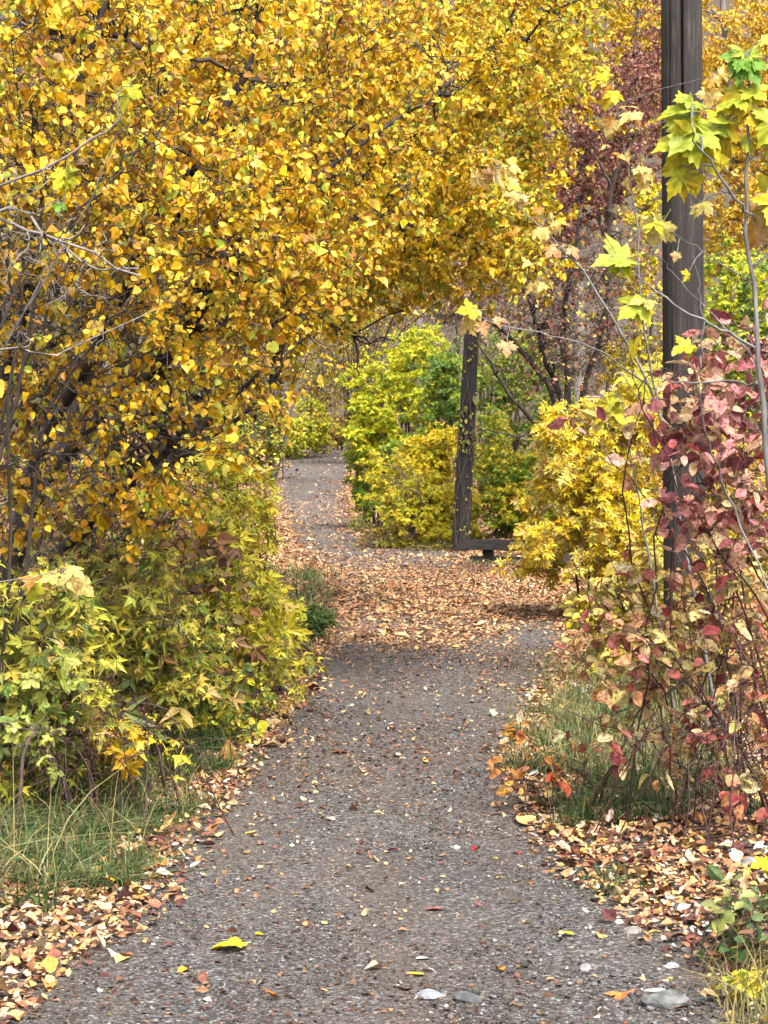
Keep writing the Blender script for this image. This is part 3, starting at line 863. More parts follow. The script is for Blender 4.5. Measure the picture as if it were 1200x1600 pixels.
pA = W(724, 855, 28.8); pB = W(905, 855, 28.2)
ang = math.atan2(pB[1] - pA[1], pB[0] - pA[0]); Lr = math.hypot(pB[0] - pA[0], pB[1] - pA[1])
rr = empty('timber_rail', (pA[0], pA[1], 0)); tag(rr, 'low weathered timber rail on short posts beside the leaning post', 'rail')
rr.rotation_euler = (0, 0, ang)
box_mesh('rail', (Lr, .07, .15), RAILW, rr, (Lr / 2, 0, .255), seed=1)
for t in (.34, 1.3):
    box_mesh('rail_post', (.14, .12, .30), POLE2, rr, (t, .10, .09), seed=int(t * 9))
box_mesh('lower_board', (Lr, .05, .10), POLE2, rr, (Lr / 2, .3, .03), seed=4)


# ------------------------------------------------------------------ trees and shrubs
def B(px, py, d):
    return (float(W(px, py, d)[0]), d)


TP_ = ('trunk', 'twigs', 'crown')

# near birch at the left: leaning dark trunks, golden crown over the left of the trail
plant('birch_tree', 'big golden birch with dark leaning trunks at the left, nearest to the camera', 'birch tree', B(-10, 900, 10.8),
      [(90, 60, 9.6, 260, 200, 1.1), (330, 90, 10.4, 220, 200, 1.1), (120, 320, 9.4, 280, 190, 1.1), (340, 330, 9.8, 230, 190, 1.1), (500, 240, 10.8, 170, 230, 1.0),
       (90, 560, 9.6, 260, 170, 1.0, 17000), (300, 560, 9.9, 200, 150, .9, 13000), (110, 760, 9.8, 220, 120, .8, 9000), (250, 780, 10.2, 120, 60, .6, 3000), (440, 470, 10.6, 120, 110, .7), (600, 80, 11, 150, 160, 1)], 101,
      roots=[([(-10, 960, 10.8), (40, 770, 10.8), (90, 660, 10.7), (150, 540, 10.5), (210, 420, 10.3), (300, 270, 10.2), (400, 60, 10.2), (440, -120, 10.2)], .05, .014),
             ([(-10, 960, 10.9), (70, 760, 10.7), (170, 640, 10.5), (260, 560, 10.3), (350, 440, 10.2), (450, 330, 10.3), (560, 230, 10.6), (690, 150, 10.8)], .045, .008),
             ([(0, 960, 10.8), (110, 850, 10.5), (200, 760, 10.3), (300, 680, 10.2), (390, 590, 10.2), (470, 540, 10.3)], .034, .006),
             ([(60, 960, 11.2), (190, 860, 11), (260, 740, 10.9), (370, 660, 10.8), (420, 610, 10.9)], .03, .007),
             ([(-60, 960, 10.8), (-30, 700, 10.6), (30, 520, 10.4), (60, 330, 10.2), (130, 120, 10.0), (200, -100, 10)], .045, .012),
             ([(30, 520, 10.4), (90, 90, 9.8), (260, 80, 9.8), (400, 130, 9.9)], .02, .008)],
      nstems=0, n2=400, n3=4400, nleaf=19000, tm=TB, size=.043, curl=.38, vjit=.022, pal=GOLD, mode='hang', stemmat='bark', clump=.66, cscale=.42, rtwig=.0024, r2=.013, parts=TP_, sag=.04, off=.03, tjit=.035)
# second birch whose long boughs arch over the trail
plant('birch_tree', 'second golden birch whose long boughs arch over the middle of the trail', 'birch tree', B(60, 850, 15.2),
      [(520, 120, 14.5, 260, 190, 1.6), (720, 120, 14, 210, 200, 1.6), (860, 20, 14, 120, 90, 1.4), (620, 310, 14, 250, 120, 1.4), (750, 320, 13.6, 140, 110, 1.2),
       (480, 430, 14.5, 170, 110, 1.2), (640, 420, 14.2, 160, 60, 1.0, 9000), (800, 400, 13.6, 100, 60, .8, 5000), (330, 180, 15, 280, 230, 1.6), (360, 550, 15, 140, 100, 1.1, 7000), (830, 200, 14, 50, 80, .9, 3500)], 102,
      roots=[([(60, 900, 15.2), (180, 640, 15), (330, 400, 14.8), (480, 240, 14.6), (640, 60, 14.3), (740, -60, 14.2)], .11, .02),
             ([(330, 400, 14.8), (450, 380, 14.5), (580, 345, 14), (700, 365, 13.8), (820, 372, 13.7)], .04, .006),
             ([(480, 240, 14.6), (600, 250, 14.2), (720, 120, 13.9), (850, 20, 13.8)], .045, .01),
             ([(60, 900, 15.3), (120, 600, 15.3), (240, 330, 15.2), (360, 100, 15.2), (450, -100, 15)], .1, .03),
             ([(380, 340, 14.8), (440, 470, 14.6), (545, 520, 14.4), (560, 590, 14.3)], .02, .004)],
      nstems=0, n2=380, n3=4200, nleaf=40000, tm=TB, size=.043, curl=.38, vjit=.022, pal=GOLD2, mode='hang', stemmat='bark', clump=.5, cscale=.6, rtwig=.0022, r2=.016, parts=TP_, sag=.05, off=.03, tjit=.035)
# third one, farther back
plant('birch_tree', 'third birch farther back, small leaved, filling the top centre', 'birch tree', B(240, 820, 21),
      [(620, 60, 20, 330, 220, 2.6), (420, 330, 20, 300, 170, 2.4), (700, 300, 19.5, 160, 150, 2), (790, 50, 20, 110, 90, 2), (300, 480, 20, 150, 100, 2, 7000), (560, 420, 20, 160, 70, 1.6, 7000)], 103,
      roots=[([(240, 880, 21), (330, 560, 20.6), (440, 300, 20.3), (600, 60, 20), (660, -120, 20)], .12, .03),
             ([(330, 560, 20.6), (480, 380, 20.3), (640, 250, 20), (790, 160, 19.8)], .05, .01)],
      nstems=0, n2=260, n3=2200, nleaf=42000, tm=TQ, size=.054, pal=GOLD, mode='hang', stemmat='bark', leafmat='leaf_far', clump=.3, cscale=1.0, rtwig=.0026, r2=.018, parts=TP_)

SH = dict(cat='shrub', stemmat='bark_brown')
# left thicket
plant('leafy_shrub', 'lime green seedling thicket in the left corner above the long grass', base=B(40, 1200, 9.6), blobs=[(40, 990, 9.3, 130, 130, .5), (110, 1100, 9.1, 90, 80, .4)], seed=110, nstems=9, n2=60, n3=260, nleaf=900,
      tm=TC3, size=.105, desat=0, pal=LIME + OLIVE[:3], mode='droop', clump=.65, cscale=.35, sizevar=.4, **SH)
plant('leafy_shrub', 'yellow green box elder shrub under the birch trunks', base=B(190, 1160, 10.6), blobs=[(190, 960, 10.4, 140, 120, .6), (270, 1010, 10.4, 120, 110, .6)], seed=111, nstems=10, n2=80, n3=420, nleaf=2000,
      tm=TC3, size=.088, desat=0, pal=LIME + OLIVE[:3] + BROWN[:1], mode='droop', clump=.65, cscale=.35, sizevar=.4, **SH)
plant('leafy_shrub', 'lemon lime shrub leaning out toward the trail, tallest of the left thicket', base=B(350, 1080, 12.8), blobs=[(350, 800, 12.6, 60, 100, .5), (325, 900, 12.5, 105, 120, .6), (412, 800, 12.7, 24, 55, .2, 1500), (395, 930, 12.4, 62, 85, .5), (350, 690, 12.8, 42, 60, .4, 2200)], seed=112, nstems=12, n2=80, n3=560, nleaf=2600,
      tm=TC5, size=.082, pal=LIME + LIME[1:2], mode='droop', clump=.65, cscale=.35, sizevar=.4, **SH)
plant('leafy_shrub', 'low lime and brown shrub at the inner bend of the left edge', base=B(430, 1040, 14.6), blobs=[(415, 970, 14.3, 62, 62, .5), (380, 1010, 13.8, 90, 60, .4)], seed=113, nstems=9, n2=60, n3=380, nleaf=1700,
      tm=TC3, size=.078, pal=LIME + BROWN[:1], mode='droop', clump=.6, cscale=.35, sizevar=.4, **SH)
plant('leafy_shrub', 'drab small leaved shrub beside the dark grass tuft', base=B(330, 1130, 11.8), blobs=[(330, 1075, 11.5, 100, 60, .4), (240, 1090, 10.6, 110, 60, .4), (120, 1130, 9.8, 110, 55, .35)], seed=114, nstems=9, n2=60, n3=500, nleaf=1200,
      tm=TO, size=.058, pal=OLIVE + LIME[:2] + BROWN[:1], mode='droop', clump=.6, cscale=.35, **SH)
plant('bare_shrub', 'leafless shrub of thin maroon stems behind the long grass', base=B(170, 1300, 8.9), blobs=[(170, 1130, 8.8, 110, 90, .35), (90, 1180, 8.7, 80, 70, .3)], seed=115, nstems=14, stem_r=.0032, base_spread=.3, n2=90, n3=420, nleaf=0, tm=None,
      cat='shrub', stemmat='stem_red', rtwig=.0016)
plant('leafy_shrub', 'pale green broad leaved sprig standing in the straw grass', base=B(50, 1280, 8.8), blobs=[(50, 1140, 8.8, 60, 60, .25), (80, 1060, 8.9, 60, 50, .25)], seed=116, nstems=4, n2=20, n3=60, nleaf=90,
      tm=TM, size=.07, pal=[((166, 178, 84), 2), ((196, 200, 104), 2), ((126, 146, 72), 1)], mode='droop', cat='shrub', stemmat='bark_brown')
plant('leafy_shrub', 'gold leaved maple seedling bending over the left grass', base=B(210, 1260, 9.3), blobs=[(190, 1150, 9.2, 55, 40, .2)], seed=117, nstems=3, n2=10, n3=22, nleaf=26,
      tm=TM, size=.12, pal=[((238, 200, 66), 2), ((226, 180, 60), 1)], mode='droop', cat='shrub', stemmat='bark_brown')
plant('leafy_shrub', 'low yellow seedlings spilling onto the leaf drift at the middle of the left edge', base=B(400, 1110, 12.6), blobs=[(400, 1075, 12.6, 70, 42, .3), (455, 1030, 13.6, 50, 36, .3), (330, 1125, 11.6, 60, 36, .3)], seed=125, nstems=12, stem_r=.004, base_spread=.4, n2=40, n3=170, nleaf=420,
      tm=TC3, size=.08, pal=LIME + OLIVE[:2], mode='droop', sizevar=.4, **SH)
plant('leafy_shrub', 'straggly half bare seedlings among the left grass', base=B(170, 1240, 9.6), blobs=[(220, 1160, 9.8, 100, 50, .3), (100, 1180, 9.3, 100, 55, .3), (20, 1210, 9.0, 60, 60, .3)], seed=126, nstems=14, stem_r=.003, base_spread=.4, n2=60, n3=200, nleaf=330,
      tm=TC3, size=.08, pal=LIME + OLIVE[:3] + BROWN[:2], mode='droop', sizevar=.4, cat='shrub', stemmat='stem_red', rtwig=.0013)
plant('fern', 'dark green ferny plant at the bend where gravel turns to leaves', base=B(492, 985, 17.6), blobs=[(488, 965, 17.6, 30, 25, .2)], seed=118, nstems=9, stem_r=.005, n2=30, n3=150, nleaf=700,
      tm=TC5, size=.06, pal=[((104, 128, 60), 2), ((80, 106, 52), 2), ((136, 146, 70), 1)], mode='flat', cat='fern', stemmat='bark_brown')
plant('leafy_shrub', 'ochre and green undergrowth behind the big birch trunks', base=B(60, 900, 14), blobs=[(80, 800, 13.6, 180, 130, .7), (240, 830, 13.8, 140, 100, .7)], seed=119, nstems=12, n2=90, n3=600, nleaf=1300,
      tm=TB, size=.055, pal=OLIVE + BROWN, mode='droop', **SH)
plant('leafy_shrub', 'dense olive bush behind the left birches, leaves coloured dark to stand for shade', base=B(60, 840, 18), blobs=[(60, 600, 17.8, 260, 240, 1.0), (290, 690, 18, 120, 130, .8), (100, 260, 18, 200, 160, .8)], seed=120, nstems=14, stem_r=.02, n2=120, n3=900, nleaf=7000,
      tm=TQ, size=.085, pal=[((86, 84, 44), 3), ((110, 92, 52), 2), ((74, 62, 42), 3)], mode='droop', leafmat='leaf_far', **SH)  # dark leaf colours stand in for the deep shade of the hollow
plant('bare_shrub', 'dark dead brush added behind the second birch so its gaps read as shade', base=B(150, 850, 19.5), blobs=[(150, 500, 19.4, 280, 300, .9), (350, 600, 19.4, 110, 130, .8), (170, 120, 19.4, 260, 220, .9, 40000)], seed=121, nstems=20, stem_r=.028, n2=380, n3=3600, nleaf=0, tm=None,
      cat='shrub', stemmat='bark', rtwig=.0038)  # dark filler twigs, added to imitate shade between the birch leaves
plant('bare_shrub', 'dark wiry leafless twigs woven through the left birch leaves', base=B(-80, 1100, 9.0), blobs=[(120, 480, 8.9, 190, 200, .5), (60, 760, 9.0, 150, 150, .5), (200, 250, 9, 160, 120, .4)], seed=123, nstems=9, stem_r=.012, n2=150, n3=330, nleaf=0, tm=None,
      cat='shrub', stemmat='bark', rtwig=.0016, sag=.1, tjit=.05, r2=.004)
plant('dead_brush', 'brown half dead brush in the dark under the left birch', 'brush', B(120, 1080, 11.2), [(120, 880, 11.6, 190, 130, .6), (300, 930, 11.8, 120, 120, .5)], 124, nstems=14, stem_r=.008, n2=120, n3=600, nleaf=700, tm=TB, size=.06,
      pal=BROWN, mode='droop', stemmat='bark', rtwig=.0018, clump=.6)
plant('bare_shrub', 'leafless bush of arching pale grey twigs reaching in from the left', base=B(-230, 1200, 8.2), blobs=[(60, 400, 8.0, 170, 130, .35), (-60, 330, 8.0, 150, 130, .35), (150, 450, 8, 90, 60, .25, 3000)], seed=122,
      roots=[([(-230, 1250, 8.2), (-200, 800, 8.1), (-100, 400, 8), (20, 330, 8), (120, 400, 7.95), (220, 430, 7.9)], .014, .003),
             ([(-230, 1250, 8.2), (-190, 700, 8.1), (-90, 300, 8), (0, 350, 8), (90, 375, 7.95), (225, 435, 7.9)], .013, .004),
             ([(-230, 1250, 8.2), (-210, 700, 8.1), (-120, 500, 8), (0, 545, 8), (100, 545, 8), (250, 480, 8.1)], .01, .002),
             ([(-200, 800, 8.1), (-60, 350, 8), (130, 240, 7.9), (190, 160, 7.9), (205, 130, 7.9)], .008, .002)],
      nstems=0, n2=50, n3=170, nleaf=0, tm=None, cat='shrub', stemmat='bark_grey', rtwig=.0014, sag=.12, tjit=.05)

# far side, left of the trail
plant('leafy_shrub', 'dull green shrub left of the trail where it climbs', base=B(395, 748, 70), blobs=[(412, 670, 69, 42, 70, 2.2), (375, 700, 66, 45, 60, 2), (350, 640, 66, 60, 90, 2)], seed=130, nstems=12, stem_r=.04, n2=120, n3=800, nleaf=6500,
      tm=TQ, size=.15, pal=OLIVE + LIME, mode='droop', leafmat='leaf_far', rtwig=.004, cscale=.9, **SH)
plant('leafy_shrub', 'lime yellow shrub rounding the left side of the climbing trail', base=B(452, 716, 90), blobs=[(455, 678, 90, 34, 38, 2.0), (486, 662, 92, 30, 44, 1.8), (505, 690, 97, 18, 16, 1.0)], seed=131, nstems=12, stem_r=.04, n2=120, n3=800, nleaf=6500,
      tm=TQ, size=.17, pal=LIMEG + LIME, mode='droop', leafmat='leaf_far', rtwig=.005, cscale=1.2, **SH)
plant('leafy_shrub', 'rusty orange bush closing the far end of the trail', base=B(528, 702, 108), blobs=[(528, 676, 107, 32, 24, 1.6)], seed=132, nstems=7, stem_r=.03, n2=60, n3=300, nleaf=2200,
      tm=TQ, size=.17, pal=ORNG + BROWN, mode='droop', leafmat='leaf_far', rtwig=.007, cscale=1.5, **SH)
plant('slender_tree', 'pale yellow slender tree above the far end of the trail', cat='tree', base=B(500, 700, 98), blobs=[(500, 600, 97, 42, 75, 2.4), (520, 520, 97, 50, 60, 2.2)], seed=133, nstems=6, stem_r=.08, n2=120, n3=500, nleaf=2600,
      tm=TQ, size=.17, pal=[((216, 190, 90), 3), ((196, 176, 80), 2), ((170, 150, 90), 2)], mode='hang', leafmat='leaf_far', rtwig=.008, cscale=1.6, stemmat='bark_grey', parts=TP_)
plant('slender_tree', 'nearly bare grey tree left of the far trail end', cat='tree', base=B(430, 705, 70), blobs=[(440, 560, 69, 60, 90, 2.2), (400, 610, 69, 50, 70, 2)], seed=134, nstems=7, stem_r=.06, n2=160, n3=900, nleaf=1500,
      tm=TQ, size=.12, pal=YOL + BROWN, mode='hang', leafmat='leaf_far', rtwig=.006, cscale=1.4, stemmat='bark_grey', parts=TP_)

# the big bushes right of the bend
BG = dict(cat='shrub', stemmat='bark_brown', leafmat='leaf_far', rtwig=.003, tm=TC3, mode='droop')
plant('leafy_shrub', 'bright lime bush, tallest of the group right of the far bend', base=B(640, 845, 40), blobs=[(625, 620, 40, 85, 80, 1.0), (580, 670, 39.5, 45, 60, .8), (655, 545, 40.5, 50, 40, .7)], seed=140, nstems=12, stem_r=.03, n2=110, n3=700, nleaf=9000,
      size=.12, pal=LIMEG, cscale=.8, **BG)
plant('leafy_shrub', 'deep green bush just left of the leaning post', base=B(700, 850, 38), blobs=[(695, 620, 38, 38, 85, .7), (640, 700, 37.6, 40, 30, .6)], seed=141, nstems=9, stem_r=.03, n2=80, n3=500, nleaf=5500,
      size=.11, pal=DGREEN + GREEN[:3] + LIMEG[:1], cscale=.8, **BG)
plant('leafy_shrub', 'green bush bulging over the trail edge at the far bend', base=B(585, 815, 41), blobs=[(572, 705, 40.5, 34, 70, .6), (590, 760, 40, 42, 45, .7)], seed=142, nstems=9, stem_r=.025, n2=80, n3=500, nleaf=5500,
      size=.11, pal=GREEN, cscale=.8, **BG)
plant('leafy_shrub', 'golden yellow shrub in front of the deep green bush', base=B(660, 858, 34.5), blobs=[(672, 722, 34.5, 42, 45, .5), (690, 690, 34.5, 24, 30, .4), (645, 700, 34.5, 22, 18, .3)], seed=143, nstems=9, stem_r=.02, n2=80, n3=500, nleaf=3600,
      size=.10, pal=[((240, 206, 52), 4), ((232, 190, 50), 1.5), ((214, 200, 52), 2.5), ((184, 184, 50), 1.5)], cscale=.7, **BG)
plant('leafy_shrub', 'olive yellow bush at ground level left of the leaning post', base=B(655, 862, 33), blobs=[(650, 795, 33, 72, 60, .6), (615, 740, 34, 50, 45, .5), (690, 800, 33, 40, 60, .5)], seed=144, nstems=10, stem_r=.02, n2=80, n3=550, nleaf=6500,
      size=.095, pal=YOL, cscale=.7, **BG)
plant('leafy_shrub', 'yellow olive bush directly behind the low timber rail', base=B(785, 856, 33.5), blobs=[(780, 765, 33.5, 65, 92, .7), (840, 780, 33.5, 55, 90, .7), (765, 690, 34, 40, 60, .5)], seed=145, nstems=11, stem_r=.02, n2=90, n3=650, nleaf=9500,
      size=.095, pal=YOL + GREEN[:2], cscale=.7, **BG)
plant('leafy_shrub', 'muted green bush behind the bare leaning limb', base=B(800, 850, 40), blobs=[(800, 600, 40, 75, 90, 1.0), (860, 660, 39.5, 60, 80, .9)], seed=146, nstems=10, stem_r=.03, n2=110, n3=700, nleaf=6500,
      size=.11, pal=GREEN + OLIVE, cscale=.9, **BG)
plant('leafy_shrub', 'straggly yellow weeds at the foot of the bush by the bend', base=B(600, 862, 33), blobs=[(600, 842, 33, 50, 16, .5), (560, 815, 38, 22, 14, .4), (680, 858, 31.9, 50, 10, .3)], seed=147, nstems=9, stem_r=.006, n2=40, n3=260, nleaf=1100,
      size=.07, pal=OLIVE + BROWN, cscale=.5, **BG)

# bare and russet trees right of centre
plant('bare_tree', 'dark many stemmed leafless tree behind the yellow shrub', 'tree', B(880, 840, 25.5),
      [(850, 470, 25, 110, 110, 1.4), (780, 450, 25, 90, 70, 1.2), (900, 560, 25, 90, 90, 1.2), (960, 440, 25, 80, 110, 1.2)], 150,
      roots=[([(880, 880, 25.5), (878, 640, 25.4), (850, 560, 25.2), (820, 440, 25), (800, 340, 25)], .055, .01),
             ([(885, 880, 25.5), (886, 620, 25.5), (880, 500, 25.4), (900, 380, 25.2), (905, 300, 25)], .055, .01),
             ([(880, 700, 25.4), (862, 610, 25.2), (810, 540, 25.2), (760, 500, 25), (720, 500, 25)], .05, .008),
             ([(890, 880, 25.5), (905, 640, 25.5), (940, 520, 25.4), (950, 400, 25.2), (955, 290, 25.1), (1000, 200, 25)], .045, .01),
             ([(955, 290, 25.1), (930, 240, 25), (925, 190, 25)], .02, .006),
             ([(880, 760, 25.2), (850, 680, 25), (800, 620, 24.9), (745, 535, 24.8)], .045, .012),
             ([(850, 680, 25), (800, 680, 24.9), (735, 665, 24.8)], .015, .005)],
      nstems=0, n2=320, n3=2200, nleaf=1500, tm=TB, size=.055, pal=BROWN + PURP + YOL[:1], desat=.1, mode='hang', leafmat='leaf', stemmat='bark', clump=.2, cscale=.8, rtwig=.0028, r2=.014, parts=TP_, tjit=.05)
plant('russet_tree', 'tree with wine brown leaves left of the utility pole', 'tree', B(950, 840, 30),
      [(960, 200, 30, 100, 150, 1.8), (900, 260, 30, 90, 110, 1.6), (1020, 130, 30.5, 60, 120, 1.4), (840, 320, 30, 90, 90, 1.4), (860, 420, 30, 80, 50, 1.2, 3000)], 151,
      roots=[([(950, 880, 30), (955, 600, 30), (950, 400, 30), (955, 280, 30), (985, 150, 30), (1000, 0, 30)], .08, .015), ([(955, 400, 30), (920, 280, 30), (900, 120, 30)], .04, .01)],
      nstems=0, n2=180, n3=1400, nleaf=21000, tm=TQ, size=.06, desat=.12, pal=PURP, mode='hang', leafmat='leaf_far', stemmat='bark_brown', clump=.3, cscale=1.0, rtwig=.0035, r2=.02, parts=TP_)
plant('slender_tree', 'thin yellow tree seen between the bare tree and the utility pole', 'tree', B(1015, 840, 27),
      [(1010, 330, 27, 32, 70, .7), (1000, 450, 27, 35, 80, .8), (985, 560, 27, 40, 60, .8)], 152, nstems=5, stem_r=.03, n2=70, n3=400, nleaf=2000, tm=TB, size=.06, pal=YOL + BRIGHT[:2], mode='hang', leafmat='leaf_far', clump=.4, rtwig=.003, parts=TP_)
plant('yellow_tree', 'big amber yellow tree filling the sky right of the utility pole', 'tree', B(1180, 820, 33),
      [(1150, 90, 33, 120, 150, 2.2), (1160, 290, 33, 110, 120, 2), (1010, 40, 33.5, 60, 110, 1.4), (1260, 200, 33, 120, 220, 2), (1130, 400, 33, 60, 70, 1.4)], 153,
      roots=[([(1180, 880, 33), (1170, 500, 33), (1150, 250, 33), (1130, 0, 33), (1120, -120, 33)], .1, .03), ([(1170, 500, 33), (1230, 300, 33), (1260, 50, 33)], .06, .02)],
      nstems=0, n2=200, n3=1800, nleaf=34000, tm=TQ, size=.078, pal=ORNG + GOLD2[:3], mode='hang', leafmat='leaf_far', stemmat='bark_grey', clump=.3, cscale=1.2, rtwig=.004, r2=.02, parts=TP_)
plant('leafy_shrub', 'fresh green tall shrub right of the utility pole', base=B(1160, 850, 24), blobs=[(1150, 470, 24, 90, 90, 1.0), (1210, 560, 24, 80, 110, 1.0), (1130, 560, 24, 50, 90, .8)], seed=154, nstems=10, stem_r=.03, n2=110, n3=700, nleaf=4600,
      tm=TC3, size=.12, pal=GREEN + LIMEG[:2], mode='droop', leafmat='leaf_far', rtwig=.003, **SH)
plant('leafy_shrub', 'yellow green shrub low behind the red dogwood', base=B(1140, 960, 19), blobs=[(1120, 750, 19, 100, 110, .8), (1200, 800, 19, 90, 130, .8), (1080, 880, 18.5, 100, 80, .7)], seed=155, nstems=12, stem_r=.02, n2=110, n3=700, nleaf=3400,
      tm=TC3, size=.10, pal=LIME + ORNG[:2] + BROWN[:1], mode='droop', leafmat='leaf', rtwig=.0025, **SH)

# bright yellow shrub by the trail
plant('yellow_shrub', 'glowing butter yellow box elder shrub on the right trail edge', 'shrub', B(940, 935, 20.5),
      [(920, 740, 19.6, 100, 115, .75), (960, 690, 19.6, 85, 90, .7), (885, 830, 19.4, 88, 88, .6), (980, 820, 19.3, 85, 110, .7), (848, 885, 19.8, 48, 30, .35), (868, 670, 19.8, 42, 60, .4, 3200), (1000, 640, 19.6, 65, 65, .6), (1010, 900, 19, 70, 70, .5)], 160,
      nstems=16, stem_r=.016, n2=140, n3=1000, nleaf=9500, tm=TC5, size=.098, pal=BRIGHT, mode='droop', leafmat='leaf', clump=.4, cscale=.55, rtwig=.002, stemmat='bark_brown')
plant('leafy_shrub', 'pale straw and sage shrub in front of the butter yellow one', base=B(985, 1090, 14.6), blobs=[(960, 960, 14.6, 70, 75, .5), (1010, 900, 14.6, 60, 60, .5), (990, 1040, 14.3, 80, 60, .4)], seed=161, nstems=11, stem_r=.008, n2=70, n3=420, nleaf=1500,
      tm=TO, size=.07, pal=[((222, 196, 104), 3), ((206, 190, 92), 2), ((232, 212, 120), 2), ((156, 156, 80), 1), ((240, 210, 80), 2)], mode='droop', **SH)
plant('leafy_shrub', 'beige and yellow thicket filling the space right of the utility pole foot', base=B(1150, 1130, 12.8), blobs=[(1130, 960, 12.6, 110, 110, .6), (1180, 1060, 12.4, 90, 80, .5), (1060, 1010, 12.9, 60, 70, .3)], seed=162, nstems=12, stem_r=.008, n2=80, n3=420, nleaf=1200,
      tm=TO, size=.07, pal=[((206, 176, 104), 3), ((170, 150, 80), 2), ((190, 140, 90), 2), ((226, 196, 120), 1)], mode='droop', cat='shrub', stemmat='stem_red')

# red dogwoods
plant('dogwood_shrub', 'rosy red leaved dogwood, upper right, in front of the utility pole', 'shrub', B(1170, 1260, 9.3),
      [(1120, 590, 8.8, 110, 80, .5), (1160, 700, 8.7, 110, 110, .5), (1060, 660, 8.9, 75, 90, .4), (1130, 810, 8.8, 120, 90, .5), (900, 640, 9.0, 45, 45, .2, 900), (1200, 560, 8.8, 80, 80, .4)], 170,
      roots=[([(1240, 1330, 9), (1200, 1050, 8.9), (1130, 880, 8.8), (1060, 760, 8.8), (1000, 640, 8.9), (965, 575, 9)], .006, .002),
             ([(1240, 1330, 9), (1215, 1000, 8.8), (1120, 860, 8.6), (1010, 640, 8.5), (985, 560, 8.5)], .006, .002),
             ([(1180, 1330, 9.1), (1130, 1000, 9), (1050, 830, 9), (940, 700, 9), (885, 640, 9.1)], .005, .0015),
             ([(1260, 1300, 8.8), (1230, 800, 8.7), (1200, 620, 8.7), (1180, 500, 8.7)], .006, .002)],
      nstems=9, stem_r=.006, n2=100, n3=460, nleaf=560, base_spread=.4, tm=TO, size=.088, pal=DOG, mode='droop', leafmat='leaf_dog', desat=.04, stemmat='stem_red', clump=.4, cscale=.4, rtwig=.0015, r2=.004, sizevar=.2, curl=.4)
plant('dogwood_shrub', 'tan and pink leaved dogwood with open arching dark red stems above the right grass', 'shrub', B(1090, 1300, 9.2),
      [(1080, 960, 8.9, 140, 100, .5), (1150, 1080, 8.8, 110, 110, .5), (990, 1040, 9.0, 110, 90, .4), (1040, 1150, 8.9, 150, 60, .4, 5000), (940, 940, 9.1, 70, 80, .3, 2500), (1150, 1230, 8.7, 80, 60, .4, 3500)], 171,
      roots=[([(1215, 1330, 9.0), (1165, 1180, 8.9), (1060, 1060, 8.8), (960, 960, 8.8), (900, 900, 8.9)], .006, .0015),
             ([(1063, 1335, 8.9), (1046, 1200, 8.8), (1020, 1060, 8.8), (985, 960, 8.8), (950, 870, 8.8)], .005, .0015),
             ([(1200, 1330, 8.8), (1110, 1240, 8.8), (1000, 1150, 8.9), (900, 1120, 9), (830, 1095, 9.1)], .005, .0012),
             ([(1240, 1330, 8.8), (1130, 1130, 8.7), (1040, 1010, 8.6), (900, 975, 8.8), (820, 965, 9)], .005, .0012),
             ([(1150, 1340, 9), (1080, 1270, 9), (960, 1230, 9), (880, 1200, 9.1)], .004, .0012),
             ([(1230, 1330, 8.6), (1190, 1100, 8.5), (1130, 960, 8.5), (1040, 850, 8.6)], .007, .002),
             ([(1190, 1335, 9), (1150, 1250, 8.9), (1090, 1060, 8.8), (1060, 900, 8.8)], .005, .002)],
      nstems=8, stem_r=.0055, n2=170, n3=330, nleaf=420, base_spread=.45, tm=TO, size=.085, pal=DOG2, mode='droop', leafmat='leaf_dog', desat=.04, stemmat='stem_red', clump=.4, cscale=.4, rtwig=.0015, r2=.004, sizevar=.2, curl=.4)
plant('bare_shrub', 'tangle of leafless wine red stems at the base of the dogwoods', 'shrub', B(1170, 1330, 8.6),
      [(1150, 1200, 8.5, 100, 90, .4), (1080, 1150, 8.6, 110, 90, .4), (1180, 1060, 8.5, 70, 90, .3)], 172, nstems=18, stem_r=.004, n2=140, n3=420, nleaf=0, tm=None, stemmat='stem_red', rtwig=.0013, r2=.0025, base_spread=.4)
plant('leafy_shrub', 'orange leaved seedling leaning over the trail from the right grass', base=B(858, 1290, 9.3), blobs=[(800, 1220, 9.3, 38, 60, .15), (850, 1200, 9.3, 40, 40, .15), (800, 1140, 9.3, 15, 20, .1, 200)], seed=173, nstems=6, stem_r=.004, n2=14, n3=30, nleaf=34,
      tm=TO, size=.06, pal=[((236, 180, 90), 3), ((226, 150, 84), 2), ((206, 100, 70), 1)], mode='droop', leafmat='leaf_dog', cat='shrub', stemmat='stem_red', rtwig=.0014)
plant('weed_plant', 'broad green and bronze leaved weeds at the near right corner', base=B(1165, 1560, 6.6), blobs=[(1160, 1440, 6.6, 60, 70, .25), (1175, 1530, 6.5, 45, 60, .2)], seed=174, nstems=8, stem_r=.004, n2=24, n3=60, nleaf=150,
      tm=TO, size=.06, pal=[((112, 136, 84), 3), ((146, 150, 84), 2), ((150, 110, 84), 2), ((84, 116, 66), 1)], mode='flat', cat='weeds', stemmat='bark_brown', rtwig=.0013)
plant('weed_plant', 'yellow strappy weed sprouting at the very bottom right corner', base=B(1175, 1600, 6.1), blobs=[(1175, 1575, 6.1, 45, 25, .12)], seed=175, nstems=6, stem_r=.003, n2=10, n3=24, nleaf=60,
      tm=TO, size=.055, pal=[((222, 206, 80), 3), ((190, 196, 80), 2)], mode='droop', cat='weeds', stemmat='bark_brown', rtwig=.0012)


